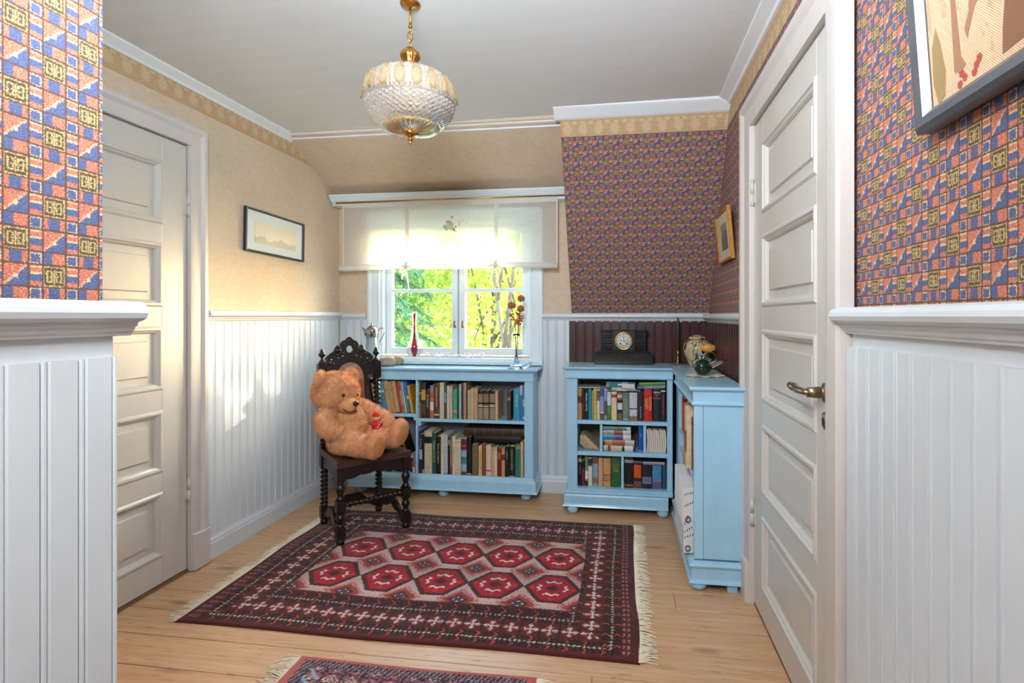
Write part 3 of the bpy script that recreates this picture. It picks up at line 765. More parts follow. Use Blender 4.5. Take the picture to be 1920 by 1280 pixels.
# window bookcase, lower right shelf
g3 = 'books on the lower right shelf under the window'; w3 = 'on bottom shelf of window bookcase'
row([
 (92, 162, 270, (76, 74, 128), 'violet blue book with silver lettering', ((.3, .95, (96, 94, 150)),), ('VÄRLD I TID', (190, 188, 216), .009, .55, -1)),
 (166, 240, 330, (40, 44, 52), 'dark slate book with pale label', ((.36, .62, (176, 188, 200)),), ('Per Olsson', (190, 200, 205), .013, .78, -1)),
 (243, 284, 330, (30, 28, 28), 'thin black book with tan foot', ((.0, .1, (190, 150, 120)),)),
 (287, 446, 255, (198, 182, 152), 'thick oatmeal book with black band', ((.71, .87, K),), ('II', (190, 90, 60), .02, .14, 0)),
 (448, 528, 300, (46, 82, 62), 'tall dark green book with cream title', (), ('DYRGRIPAR TILL KULTUR', (210, 204, 176), .0125, .55, -1)),
 (536, 626, 370, K, 'black paperback with cream title', (), ('Katten den Helgerån', (214, 200, 170), .0155, .55, -1)),
 (630, 692, 325, (224, 210, 182), 'ivory book beside black paperback', (), ('J. H. Gunnar', (70, 60, 50), .011, .78, -1)),
 (696, 772, 330, (186, 190, 196), 'silver grey book with blue spot', ((.0, .03, (60, 140, 200)),)),
 (778, 816, 400, (26, 24, 24), 'thin black book beside silver grey one', ((.8, .95, (150, 140, 128)),)),
 (820, 866, 390, (122, 86, 58), 'brown book with cream lettering', ((.25, .95, (160, 124, 88)),)),
 (870, 928, 365, (226, 210, 184), 'cream paperback with long black title', (), ('I skyn Bach bor av tårarna', (80, 66, 54), .0095, .5, -1)),
 (930, 986, 430, (222, 204, 174), 'small cream twin volume, left one', ((.05, .06, (150, 90, 70)), (.92, .93, (150, 90, 70)))),
 (988, 1046, 430, (220, 202, 172), 'small cream twin volume, right one', ((.05, .06, (150, 90, 70)), (.92, .93, (150, 90, 70)))),
 (1052, 1166, 405, (138, 186, 206), 'light blue book with dark red top and bands', ((.0, .09, (110, 54, 44)), (.66, .98, (124, 34, 38)), (.67, .69, (220, 200, 200)), (.78, .8, (220, 200, 200)), (.3, .5, (84, 120, 136)))),
 (1172, 1262, 380, (22, 21, 22), 'tall black book with white foot mark', ((.02, .05, (200, 196, 190)),)),
], 3.349, .1525, .165, w3, g3, .49, (770, 785, 11.13), -1.3262)
row([
 (168, 286, 530, (126, 100, 58), 'olive brown hardback'),
 (302, 372, 570, (222, 196, 144), 'pale yellow paperback with black title', (), ('KVINNOR I SLOTTET', (60, 50, 44), .0125, .5, -1)),
 (382, 452, 515, (150, 74, 30), 'rust brown book'),
 (458, 562, 550, (224, 200, 180), 'blush book with magenta edge', ((.15, .2, (216, 90, 140)),)),
 (570, 610, 600, (218, 170, 122), 'thin peach book'),
 (614, 694, 605, (220, 202, 172), 'eggshell paperback beside thin peach one', ((.93, .98, (190, 160, 130)),)),
 (700, 772, 620, (132, 28, 24), 'dark red book with orange band', ((.62, .86, (186, 94, 52)),)),
 (780, 852, 615, (204, 150, 108), 'salmon tan book with brown label', ((.58, .78, (96, 62, 40)),)),
 (860, 934, 580, (28, 28, 32), 'black book with small white title', (), ('STENÅLDER', (196, 190, 186), .0095, .72, -1)),
 (940, 1056, 580, (24, 24, 28), 'black book with yellow title', ((.01, .04, (190, 186, 190)),), ('SÖMN OCH DRÖM', (206, 196, 104), .0155, .57, -1)),
 (1070, 1176, 530, (44, 126, 112), 'teal book with gold emblem', ((.86, .95, (160, 146, 56)),), ('Medicin & Naturen', (30, 50, 46), .0125, .44, -1)),
 (1180, 1238, 490, (214, 176, 124), 'light apricot book near right post'),
 (1241, 1258, 520, (40, 78, 116), 'sliver of blue book by right post'),
], 3.349, .1525, .165, w3, g3, .40, (870, 785, 11.13), -9, -.6176)
LEATHER = (62, 44, 32)
fx0, fx1 = mx(872, 3.349), mx(981, 3.349)
fz = mz(930, 830, 3.349)
def flat(label, x0, x1, y, z, t, d, col, bands=(), text=None, group=None, tilt=0.0, soft=False):
    """book lying down: spine toward -y, height along +x"""
    return book(label, (x0, y, z+t/2+.0006), (0, PI/2+tilt, 0), t, x1-x0, d, col, bands, text, group, soft)
flat('black album lying under the leather folio', mx(887, 3.349), mx(975, 3.349), 3.364, .3655, .043, .14, (26, 22, 20))
fo = flat('large worn brown leather folio lying across book tops', mx(869, 3.349), -.619, 3.352, .4115, .046, .15, LEATHER, ((.18, .2, (96, 66, 46)), (.33, .35, (96, 66, 46)), (.49, .51, (96, 66, 46)), (.65, .67, (96, 66, 46)), (.82, .84, (96, 66, 46))))

# window bookcase, lower left bay (mostly behind the chair)
g4 = 'books in the lower left bay under the window'; w4 = 'in lower left bay of window bookcase'
for i, (x, ang, t, h, col, what, bd) in enumerate((
  (-1.715, 0, .035, .19, (40, 36, 34), 'black upright book', ()), (-1.675, 0, .032, .2, (202, 172, 124), 'tan upright book', ()), (-1.638, 0, .03, .2, (34, 32, 32), 'charcoal upright book', ()),
  (-1.535, -.33, .03, .235, (38, 66, 76), 'dark teal tilted book', ()), (-1.503, -.33, .014, .235, (216, 206, 186), 'thin cream tilted book', ()), (-1.476, -.33, .024, .24, (30, 52, 60), 'blue-black tilted book', ((.2, .8, (60, 110, 118)),)),
  (-1.443, -.36, .022, .24, (36, 34, 30), 'thin black tilted book', ()))):
    book(what+' '+w4, (x, 3.36, .153+abs(math.sin(ang))*t/2+.0006), (0, ang, 0), t-.001, h, .15, col, bd, None, g4)
book('large black album leaning on the divider '+w4, (-1.412, 3.375, .1565), (0, -.40, 0), .012, .36, .13, (26, 25, 24), (), None, g4)
book('black book with yellow pattern '+w4, (-1.3775, 3.36, .1565), (0, -.30, 0), .018, .29, .13, (36, 32, 22), ((.35, .9, (120, 104, 44)),), None, g4)
book('white book with red and black cover '+w4, (-1.357, 3.352, .1555), (0, -.17, 0), .018, .12, .1, (214, 206, 196), ((.3, .6, (190, 60, 40)), (.6, .8, K)), None, g4)

# corner bookcase, top row
g5 = 'books on the top shelf under the clock'; w5 = 'on top shelf of clock bookcase'
YA = 3.235
row([
 (160, 270, 360, (186, 142, 96), 'tan hardback with maroon label', ((.53, .75, (118, 38, 50)),)),
 (276, 332, 360, (44, 38, 26), 'dark olive hardback', ((.3, .5, (80, 60, 40)),)),
 (336, 420, 370, (22, 21, 22), 'black hardback with white title', (), ('Svenskt Tidsföder', (226, 224, 222), .0155, .58, 1)),
 (424, 500, 375, (24, 134, 158), 'peacock blue hardback'),
 (506, 546, 410, (178, 146, 104), 'slim tan paperback'),
 (550, 626, 365, (176, 190, 84), 'lime green book with orange print', ((.45, .85, (190, 170, 70)),)),
 (630, 702, 375, (222, 194, 172), 'pale pink book with dark red top', ((.86, .95, (130, 34, 36)), (.62, .85, (120, 96, 76)))),
 (704, 798, 360, (134, 154, 204), 'sky and meadow picture book', ((.0, .2, (96, 92, 46)), (.2, .26, (210, 200, 210)), (.75, 1, (52, 92, 160)))),
 (802, 872, 355, (150, 146, 180), 'lilac grey book', ((.15, .6, (92, 84, 76)),)),
 (876, 972, 440, (204, 208, 222), 'white book with meadow green lower half', ((.0, .52, (78, 128, 60)), (.29, .32, (200, 206, 220)))),
 (980, 1106, 435, (230, 204, 158), 'cream book with small red mark', ((.79, .9, (190, 60, 50)),)),
 (1120, 1242, 450, (128, 96, 78), 'brown book with white and navy bands', ((.8, .92, (200, 190, 184)), (.38, .62, (216, 208, 198)), (.25, .38, (34, 34, 104)), (.62, .72, (40, 26, 28)))),
], YA, .556, .2, w5, g5, .80, (1070, 700, 12.8), -.2672)
row([
 (96, 246, 460, (104, 124, 112), 'grey-green hardback', ((.2, .8, (122, 138, 116)), (.03, .06, (200, 204, 196)))),
 (256, 446, 460, (198, 196, 212), 'book with bare tree and white rocks picture', ((.0, .16, (150, 112, 66)), (.16, .4, (206, 198, 202)), (.4, .44, (60, 50, 44)))),
 (456, 600, 450, (40, 34, 28), 'black-brown hardback with small white title', (), ('SIGURÐARBOK', (186, 182, 172), .0105, .3, 1)),
 (606, 806, 385, (194, 30, 36), 'thick red book with yellow lettering', (), ('ROPSEN\nARVET', (232, 190, 90), .022, .55, -1)),
 (832, 1004, 370, (26, 32, 48), 'thick navy book with orange title', ((.88, .91, (170, 176, 196)),), ('Mystik\n&\nDimmor', (214, 136, 76), .0135, .78, 0)),
 (1010, 1126, 360, (22, 22, 24), 'black book with red lettering', ((.9, .94, (206, 206, 206)),), ('Jolly and Hustle', (214, 40, 44), .019, .5, 1)),
], YA, .556, .2, w5, g5, .80, (1160, 700, 12.8), -9, .2594)
def fl(px0, px1, py0, py1, Y, col, label, bands=(), z=None, d=.16, tilt=0.0, group=None, text=None):
    x0, x1 = mx(px0, Y), mx(px1, Y); za, zb = mz((px0+px1)/2, py1, Y), mz((px0+px1)/2, py0, Y)
    return flat(label, x0, x1, Y, z if z is not None else za, zb-za-.0012, d, col, bands, text, group, tilt)
g6 = 'books lying on top of the upper row'
fl(1083.5, 1125.5, 724.6, 726.6, YA, (196, 190, 180), 'thin grey book lying on row tops, clock bookcase', z=mz(1104, 727.3, YA), group=g6)
q = mz(1165, 733.6, YA)+.002
for (a, b, h, col, bd, lab, dx) in ((1137, 1201, .0075, (70, 160, 170), ((.0, .04, (220, 226, 226)), (.3, .6, (190, 214, 214))), 'thin aqua booklet at bottom of teal stack', 0), (1137, 1191.5, .013, (226, 206, 170), ((.0, .18, (40, 36, 34)), (.5, .95, (214, 150, 130))), 'cream pamphlet with black end in teal stack', 0),
      (1136.5, 1191, .0125, (40, 128, 140), ((.55, .98, (226, 230, 230)), (.0, .1, (150, 150, 160))), 'teal booklet above cream pamphlet', 0), (1136.5, 1191, .011, (36, 122, 136), ((.4, .98, (226, 230, 230)), (.0, .1, (150, 140, 150))), 'middle teal booklet with white print', 0), (1136.5, 1191, .0105, (34, 120, 134), ((.55, .75, (150, 190, 186)), (.0, .12, (70, 150, 180))), 'topmost teal booklet with faint print', 0)):
    flat(lab+', clock bookcase', mx(a, YA), mx(b, YA), YA, q, h-.0012, .15, col, bd, None, g6, 0, True); q += h
q2 = mz(1205, 730.5, YA)+.001
book('grey-blue book lying tilted on red and navy books', (mx(1195, YA), YA, q2+.0105), (0, PI/2-.05, 0), .019, .163, .15, (112, 138, 152), ((.0, .25, (90, 96, 100)), (.6, .85, (126, 130, 146)),), None, g6)
book('green book lying tilted on the grey-blue book', (mx(1198, YA), YA+.002, q2+.0315), (0, PI/2-.05, 0), .019, .155, .14, (88, 150, 52), ((.0, .02, (120, 90, 60)), (.1, .5, (110, 156, 60)),), None, g6)

# corner bookcase, middle row
g7 = 'beige paperbacks slumped in the clock bookcase'
for i in range(5):
    xb_ = -.1425-i*.0172; hh = min(.118, (xb_-.012+.266)/math.sin(.8)-.004)
    book('beige paperback slumped among others in left cubby of clock bookcase', (xb_-.0045, YA+.01, .3706+.0118/2*math.sin(.8)+.0004), (0, -.80, 0), .0113, hh, .16, (198-6*i, 172-6*i, 130-5*i), (), None, g7, True)
sx0 = mx(1130, YA); z = .3706
for (a, b, t, col, bd, lab) in ((1130.6, 1190, .0335, (26, 24, 24), ((.02, .6, (200, 184, 150)), (.68, .95, (220, 220, 220)), (.15, .25, (180, 60, 50))), 'black book with cream lettering at bottom of stack'),
     (1130.6, 1190, .0335, (170, 88, 36), ((.0, .06, (60, 46, 40)), (.06, .3, (190, 140, 84)), (.7, .98, (206, 190, 180))), 'orange-brown glossy book second in stack'),
     (1130.6, 1183.5, .0315, (58, 136, 190), ((.4, .7, (110, 70, 140)), (.72, .98, (210, 220, 226))), 'blue book in middle of stack'),
     (1130.6, 1183, .026, (186, 166, 142), ((.4, .7, (136, 80, 60)), (.72, .98, (216, 206, 196))), 'beige book above the blue one'),
     (1130.6, 1183, .022, (96, 140, 142), ((.4, .7, (96, 120, 70)), (.85, .98, (220, 220, 210))), 'grey-teal book on top of stack')):
    flat(lab+', clock bookcase', mx(a, YA), mx(b, YA), YA, z, t-.0012, .17, col, bd, None, 'stack of lying books in the clock bookcase'); z += t
x0, x1 = .0945, .1215
book('royal blue book standing alone beside the stack', ((x0+x1)/2, YA, .3706), None, x1-x0-.001, .156, .18, (20, 88, 170), ((.03, .06, (150, 180, 210)),), ('Bok', (160, 190, 220), .013, .65, 1))
MAGP = mat('magazine_paper', (216, 200, 182), .7, var=.1, vscale=90, stretch=(10, 1, .3))
x0 = .1398; w = .1128/9
for i in range(9):
    root = tag(empty('magazine', (x0+w*(i+.5), YA-.004, .371)), 'cream bent magazine in right cubby of clock bookcase', 'magazine', 'bent magazines in the clock bookcase')
    b = MB(); n = 8; hh = .135+.004*math.sin(i*2.3); t = w*.42; bend = .006
    pts = [(bend*math.sin(PI*j/n)+0.0, hh*j/n) for j in range(n+1)]
    poly = [(x-t, zz) for x, zz in pts]+[(x+t, zz) for x, zz in reversed(pts)]
    b.prism(poly, 0, .165, 'y'); b.build('pages', MAGP, root)
    c = MB(); c.prism([(x+t, zz) for x, zz in pts]+[(x+t+.0006, zz) for x, zz in reversed(pts)], 0, .166, 'y'); c.build('cover', bmat((230-4*i, 214-5*i, 196-4*i)), root)

# corner bookcase, bottom row
g8 = 'books on the bottom shelf under the clock'; w8 = 'on bottom shelf of clock bookcase'
row([
 (146, 208, 90, (28, 26, 26), 'black book with beige top label', ((.86, .99, (176, 160, 136)),), ('Lilla Samuelsson', (190, 186, 176), .0085, .6, 1)),
 (212, 258, 140, (132, 32, 68), 'wine red slim book', ((.7, 1, (40, 20, 26)),)),
 (272, 328, 65, (226, 216, 206), 'green and white tall book', ((.52, 1, (90, 150, 92)), (.18, .24, (104, 170, 70)), (.0, .18, (36, 40, 34)))),
 (332, 408, 85, (228, 216, 210), 'white book with black and red top', ((.75, .98, (70, 60, 60)), (.71, .75, (190, 40, 36)))),
 (416, 518, 70, (140, 166, 182), 'pale blue and brown map-like book', ((.78, 1, (124, 82, 58)), (.1, .3, (146, 110, 86)))),
 (526, 608, 85, (216, 160, 132), 'salmon pink book'),
 (616, 758, 100, (200, 154, 96), 'honey tan book with dark bands', ((.41, .44, (110, 70, 40)), (.21, .23, (90, 54, 32)), (.24, .4, (180, 134, 88)))),
 (768, 938, 100, (42, 96, 50), 'thick bottle green book with gold title', ((.73, .84, (88, 110, 50)),), ('VITALE\nUND\nLÄNDER', (206, 190, 110), .010, .62, 0)),
], YA, .1535, .2, w8, g8, .342, (1070, 850, 10.105), -.2672, -.0084)
row([
 (1020, 1184, 100, (22, 20, 22), 'thick black book with gold figures', ((.05, .12, (150, 104, 44)), (.86, .97, (160, 156, 150)))),
 (1196, 1338, 215, (212, 84, 34), 'fiery orange book with rocks', ((.0, .3, (120, 80, 62)), (.3, .44, (60, 40, 34)), (.0, .05, (200, 60, 30)))),
 (1352, 1534, 220, (28, 26, 34), 'black book with pale flowers', ((.2, .5, (110, 122, 146)), (.3, .4, (176, 170, 200)))),
 (1548, 1720, 225, (78, 140, 186), 'blue seascape book', ((.0, .28, (94, 92, 122)), (.28, .34, (150, 100, 120)))),
 (1736, 1812, 240, (40, 84, 100), 'dark teal marbled book'),
], YA, .1535, .2, w8, g8, .342, (1070, 850, 10.105), .0084, .2594)
flat('dark grey book lying across the orange and black books', mx(1184.5, YA), mx(1247, YA), YA, mz(1215, 871.6, YA)+.002, .0175, .17, (66, 66, 72), ((.35, .98, (150, 150, 158)),))

# right-wall bookcase: magazine files with black flower print, seen edge-on
FILEP = mat('file_card', (226, 222, 218), .6); INKP = mat('file_ink', (26, 24, 26), .6); FIN = mat('file_inside', (196, 196, 200), .8)
def petal(m, c, a, L, w):
    ca, sa = math.cos(a), math.sin(a)
    pts = [(0, 0), (L*.35, w), (L*.75, w*.7), (L, 0), (L*.75, -w*.7), (L*.35, -w)]
    q = [(c[0], c[1])]
    v = [(c[0]+x*ca-y*sa, -.0004, c[1]+x*sa+y*ca) for x, y in pts]
    m.add(v, [tuple(range(6))])
def magfile(y, i, words):
    """slanted-top card file; wide printed side faces the camera (-y)"""
    root = tag(empty('magazine_file', (.269, y, .1266)), words, 'magazine file', 'floral magazine files in the right-wall bookcase')
    W, D, H = .19, .085, .29
    m = MB(); m.box(0, 0, 0, W, .002, H); m.box(0, D-.002, 0, W, D, H); m.box(0, 0, 0, W, D, .002); m.box(W-.002, 0, 0, W, D, H); m.box(0, .002, .0, .002, D-.002, .105)
    m.build('shell', FILEP, root)
    MB().box(.002, .0026, .003, W-.003, .0034, H-.001).build('lining', FIN, root)
    p = MB()
    for (cx_, cz_, R_) in ((.020, .150, .6), (.019, .022, .6), (.10, .21, 1.0), (.14, .09, 1.0), (.07, .10, .8)):
        for k in range(11):
            a = 2*PI*k/11+.3; petal(p, (cx_+.006*R_*math.cos(a), cz_+.010*R_*math.sin(a)), a, .021*R_, .0042*R_)
    for (cx_, cz_, a) in ((.008, .205, .5), (.006, .09, .6), (.10, .12, 1.0), (.006, .255, .3), (.006, .115, 1.2), (.09, .27, 2.2), (.006, .065, .4)):
        for k in range(5): petal(p, (cx_+.012*k*math.cos(a), cz_+.012*k*math.sin(a)), a+1.0, .013, .0022)
    v0 = [q for q in p.v]; keep = []
    for f in p.f:
        if all(0 < p.v[j][0] < W and 0 < p.v[j][2] < H for j in f): keep.append(f)
    p.f = keep; p.mi = [0]*len(keep); p.sm = [False]*len(keep)
    p.build('flower_print', INKP, root)
ys = (2.435, 2.535, 2.64, 2.745)
for i, yy in enumerate(ys): magfile(yy, i, ('white magazine file with black flowers nearest the bookcase end panel', 'second flowered magazine file counting from the end panel', 'third flowered magazine file counting from the end panel', 'flowered magazine file farthest from the end panel')[i])
def sidebook(label, y, z, t, h, col, bands=(), d=.15, x=None, rx=None):
    return book(label, (x or BX0+.016, y, z), (0, 0, -PI/2) if rx is None else rx, t, h, d, col, bands, None, 'books in the right-wall bookcase')
sidebook('tall orange-red book in near bay of door bookcase', 2.640, .4706, .016, .29, (206, 104, 52), x=.295)
sidebook('cream book with green leaf spine, near bay of door bookcase', 2.600, .4706, .05, .285, (226, 204, 164), ((.25, .6, (110, 124, 50)),), x=.298)
sidebook('dark red book beside the orange one, door bookcase', 2.560, .4706, .02, .24, (122, 26, 34))
sidebook('brown mottled book in near bay of door bookcase', 2.53, .4706, .03, .2, (120, 82, 62))
sidebook('maroon leather book standing in far bay of door bookcase', 2.93, .5686, .07, .175, (112, 24, 26))
sidebook('white box-like book in far bay of door bookcase', 2.99, .5686, .028, .19, (206, 202, 198))
sidebook('slim peach book in far bay of door bookcase', 2.87, .5686, .016, .16, (216, 160, 120))
sidebook('tall ivory book standing on the base, door bookcase', 2.955, .1266, .02, .30, (222, 208, 176), d=.13)
sidebook('tall cream and green book on the base, door bookcase', 2.925, .1266, .016, .29, (196, 178, 124), ((.2, .7, (140, 150, 110)),), d=.13)
# ------------------------------------------------------------------ rugs
def C3(c): return np.array([lin(c[0]), lin(c[1]), lin(c[2])])
def attr_mat(name, rough=.95, bump=.5):
    t = NT(name); a = t.new('ShaderNodeAttribute'); a.attribute_name = 'Col'; o = t.coords()
    n = t.noise(t.mapping(o, (1, 1, 1)), 260, 2, .6)
    mm = t.new('ShaderNodeMix'); mm.data_type = 'RGBA'; mm.blend_type = 'MULTIPLY'; mm.inputs[0].default_value = .55
    t.l.new(a.outputs['Color'], mm.inputs[6]); t.l.new(t.ramp(n, (.25, (.45, .45, .45, 1)), (.75, (1, 1, 1, 1))), mm.inputs[7])
    t.base(mm.outputs[2]); t.rough(rough); t.b.inputs['Specular IOR Level'].default_value = .15
    t.b.inputs['Sheen Weight'].default_value = .15
    t.bump(n, bump, .004); return t.m
RUGM = attr_mat('wool_pile')
def rug(name, label, x0, x1, y0, y1, step, colfn, thick, fringe_col, fl, seed):
    root = tag(empty(name, ((x0+x1)/2, (y0+y1)/2, 0)), label, 'rug')
    nx = int((x1-x0)/step)+1; ny = int((y1-y0)/step)+1
    X, Y = np.meshgrid(np.linspace(x0, x1, nx), np.linspace(y0, y1, ny))
    r = np.random.default_rng(seed)
    wav = .0016*np.sin(X*9+1)*np.sin(Y*7)+.0012*np.sin(Y*13+X*4)
    ex = np.minimum(np.minimum(X-x0, x1-X), np.minimum(Y-y0, y1-Y)); Z = thick+np.clip(wav, -.003, .003)-np.where(ex < .004, .0025, 0)
    Xw = X+.003*np.sin(Y*8+seed)*((X < x0+.2)|(X > x1-.2)); Yw = Y+.004*np.sin(X*6+seed)
    cx_, cy_ = (x0+x1)/2, (y0+y1)/2
    V = np.stack([Xw-cx_, Yw-cy_, Z], -1).reshape(-1, 3)
    idx = np.arange(nx*ny).reshape(ny, nx)
    F = np.stack([idx[:-1, :-1], idx[:-1, 1:], idx[1:, 1:], idx[1:, :-1]], -1).reshape(-1, 4)
    # skirt
    per = np.concatenate([idx[0, :], idx[1:, -1], idx[-1, -2::-1], idx[-2:0:-1, 0]]); nb = len(per)
    SK = V[per].copy(); SK[:, 2] = .0005
    k = np.arange(nb); F2 = np.stack([per, len(V)+k, len(V)+(k+1) % nb, per[(k+1) % nb]], -1)
    V2 = np.concatenate([V, SK]); F = np.concatenate([F, F2])
    col = colfn(X, Y, r).reshape(-1, 3); col = np.concatenate([col, col[per]*.8])
    me = bpy.data.meshes.new(name); me.vertices.add(len(V2)); me.vertices.foreach_set('co', V2.ravel().astype(np.float32))
    me.loops.add(F.size); me.loops.foreach_set('vertex_index', F.ravel().astype(np.int32))
    me.polygons.add(len(F)); me.polygons.foreach_set('loop_start', (np.arange(len(F))*4).astype(np.int32)); me.polygons.foreach_set('loop_total', np.full(len(F), 4, np.int32))
    me.update(calc_edges=True); me.polygons.foreach_set('use_smooth', [True]*len(F))
    a = me.attributes.new('Col', 'FLOAT_COLOR', 'POINT'); c4 = np.concatenate([col, np.ones((len(col), 1))], 1).astype(np.float32); a.data.foreach_set('color', c4.ravel())
    me.materials.append(RUGM); link('pile', me, root)
    FR = mat('fringe_'+name, fringe_col, .9, var=.1)
    for side in (0, 1):
        m = MB(); n = int((y1-y0)/.0042); xe = x0+.006 if side == 0 else x1-.006; s = -1 if side == 0 else 1
        for i in range(n):
            yy = y0+(i+.5)*(y1-y0)/n; L = fl*r.uniform(.75, 1.15)
            dy = fl*.22*math.sin(i*.11+side)+r.normal(0, fl*.16)
            w = .0025; pts = [(0, 0, .005), (.35, dy*.25, .006+r.uniform(0, .003)), (.7, dy*.65, .003+r.uniform(0, .004)), (1, dy, .0008)]
            v = []
            for t, d, z in pts:
                ww = w*(1-.45*t); v += [(xe+s*L*t-cx_, yy+d-ww-cy_, z), (xe+s*L*t-cx_, yy+d+ww-cy_, z), (xe+s*L*t-cx_, yy+d-cy_, z+ww)]
            f = []
            for q in range(3):
                b = 3*q
                f += [(b, b+3, b+5, b+2), (b+2, b+5, b+4, b+1), (b+1, b+4, b+3, b)]
            m.add(v, f)
        o = m.build('fringe', FR, root); o['kind'] = 'stuff'
    return root
def big_rug(X, Y, r):
    x0, x1, y0, y1 = -1.712, .060, 1.835, 3.035
    out = np.empty(X.shape+(3,)); out[:] = C3((104, 40, 36))
    jx = r.normal(0, .0012, X.shape); jy = r.normal(0, .0012, X.shape)
    x = X+jx; y = Y+jy
    fx0, fx1, fy0, fy1 = x0+.272, x1-.235, y0+.272, y1-.29
    def put(mask, c): out[mask] = C3(c)
    dx = np.minimum(x-x0, x1-x); dyf = np.minimum(y-y0, y1-y)
    # mitred border coordinate: scale y borders so that they meet at the corners
    bx = dx-.03; by = dyf-.0
    side = (bx < by)     # True: left/right borders
    d = np.where(side, np.clip(dx-.035, 0, None), dyf); s = np.where(side, y, x)
    plain = (dx < .026) | (dyf < .024)
    put(np.ones_like(plain), (98, 38, 34))
    # diaper band on the two short ends
    dia = (dx > .026) & (dx < .066) & (dyf > .024)
    k = (np.floor(x/.0085)+np.floor(y/.0085)) % 2 == 0
    put(dia, (58, 22, 24)); put(dia & k, (128, 52, 44)); put(dia & (np.floor(x/.0085) % 2 == 0) & (np.floor(y/.017) % 2 == 0), (160, 110, 100))
    D = np.where(dx-.042 < dyf, dx-.042, dyf); S = np.where(dx-.042 < dyf, y, x)
    inb = ~dia & ~plain & ~((x > fx0) & (x < fx1) & (y > fy0) & (y < fy1))
    def band(a, b): return inb & (D > a) & (D < b)
    for a, b in ((.026, .050), (.068, .094), (.180, .200), (.218, .262)):
        bm = band(a, b); put(bm, (50, 22, 26)); mid = (a+b)/2
        ch = ((S+np.abs(D-mid)*.9) % .022) < .007; put(bm & ch, (104, 42, 38))
        ch2 = ((S+np.abs(D-mid)*.9) % .066) < .008; put(bm & ch2, (190, 64, 50))
    for c in (.059, .209):
        bm = band(c-.009, c+.009); put(bm, (44, 24, 28)); q = (S % .018)-.009
        rr = np.abs(q)+np.abs(D-c); put(bm & (rr < .0068), (196, 188, 170)); put(bm & (rr < .0028), (60, 40, 40))
    bm = band(.094, .180); put(bm, (108, 44, 38)); c = .137; q = ((S+.01) % .074)-.037; e = D-c
    put(bm & (np.abs(q) > .034), (60, 26, 28))
    lo = np.abs(q)+np.abs(e); put(bm & (lo < .033), (216, 80, 56)); put(bm & (np.abs(np.abs(q)-np.abs(e)) < .0055) & (lo < .034), (86, 36, 36))
    arm = ((np.abs(q) < .003) & (np.abs(e) < .032)) | ((np.abs(e) < .003) & (np.abs(q) < .032))
    tip = ((np.abs(np.abs(q)-.024)+np.abs(e)) < .0085) | ((np.abs(np.abs(e)-.024)+np.abs(q)) < .0085)
    put(bm & (arm | tip), (206, 210, 204)); put(bm & (((np.abs(np.abs(q)-.026)+np.abs(e)) < .0035) | ((np.abs(np.abs(e)-.026)+np.abs(q)) < .0035)), (60, 50, 56))
    # field
    fi = (x > fx0) & (x < fx1) & (y > fy0) & (y < fy1); put(fi, (196, 160, 154))
    mxs = (-1.303, -1.045, -.795, -.550, -.298); mys = (2.275, 2.556)
    P = .2515
    for i in range(-1, 7):
        for j in range(-1, 4):
            cx_ = -.298-P*i+P/2; cy_ = 2.4155+.281*(j-1)
            dx_ = x-cx_; dy_ = y-cy_; l = np.abs(dx_)/.078+np.abs(dy_)/.068
            m = fi & (l < 1); put(m, (150, 62, 48))
            comb = fi & (l >= .82) & (l < 1.22) & (((np.where(np.abs(dx_) > 0, dx_-dy_*np.sign(dx_)*np.sign(dy_)*-1, 0)) % .0115) < .0055); put(fi & (l >= .92) & (l < 1.2), (196, 160, 154)); put(comb, (156, 50, 44))
            put(fi & (l < .6), (96, 52, 50))
            for ax in (-1, 0, 1):
                for ay in (-1, 0, 1):
                    if abs(ax)+abs(ay) == 2 or ax == ay == 0: put(fi & ((np.abs(dx_-ax*.014)+np.abs(dy_-ay*.012)) < .0065), (62, 84, 140))
                    else: put(fi & ((np.abs(dx_-ax*.02)+np.abs(dy_-ay*.016)) < .005), (214, 200, 186))
    for cx_ in mxs:
        for cy_ in mys:
            dx_ = x-cx_; dy_ = y-cy_; ady = np.abs(dy_); adx = np.abs(dx_)
            hexw = .128-.078*ady/.118
            m = fi & (ady < .118) & (adx < hexw); put(m, (92, 46, 40))
            put(fi & (ady < .003) & (adx < .15), (92, 46, 40))
            edge = fi & (ady < .118) & (adx < hexw) & ((adx > hexw-.004) | (ady > .114)); put(edge, (40, 20, 22))
            h2 = .110-.072*ady/.104; m2 = fi & (ady < .104) & (adx < h2); put(m2, (168, 20, 36))
            e2 = m2 & ((adx > h2-.003) | (ady > .101)); put(e2, (70, 26, 28))
            for (ax, ay) in ((.085, .0), (.0, .083)):
                put(m2 & ((np.abs(adx-ax)+np.abs(ady-ay)) < .014) & (((dx_*1.0+dy_) % .008) < .005), (196, 62, 40))
            w1 = m2 & (np.abs(ady-.052-.006*np.cos(adx*150)) < .0058) & (adx < .034); put(w1, (226, 220, 208))
            w2 = m2 & (np.abs(adx-.058-.006*np.cos(ady*190)) < .0058) & (ady < .026); put(w2, (222, 216, 204))
            put(m2 & ((adx/.034+ady/.028) < 1), (96, 34, 46)); put(m2 & ((adx+ady) < .01), (60, 30, 46))
    edge = fi & ((x < fx0+.004) | (x > fx1-.004) | (y < fy0+.004) | (y > fy1-.004)); put(edge, (50, 22, 28))
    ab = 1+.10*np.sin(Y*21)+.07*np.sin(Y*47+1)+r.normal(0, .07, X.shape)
    lum = out.mean(-1, keepdims=True); out = out*np.where(lum < .12, .74, 1.12)
    out[..., 1] *= np.where(lum[..., 0] < .12, .92, 1); out[..., 2] *= np.where(lum[..., 0] < .12, .82, 1)
    return np.clip(out*ab[..., None], 0, 1)
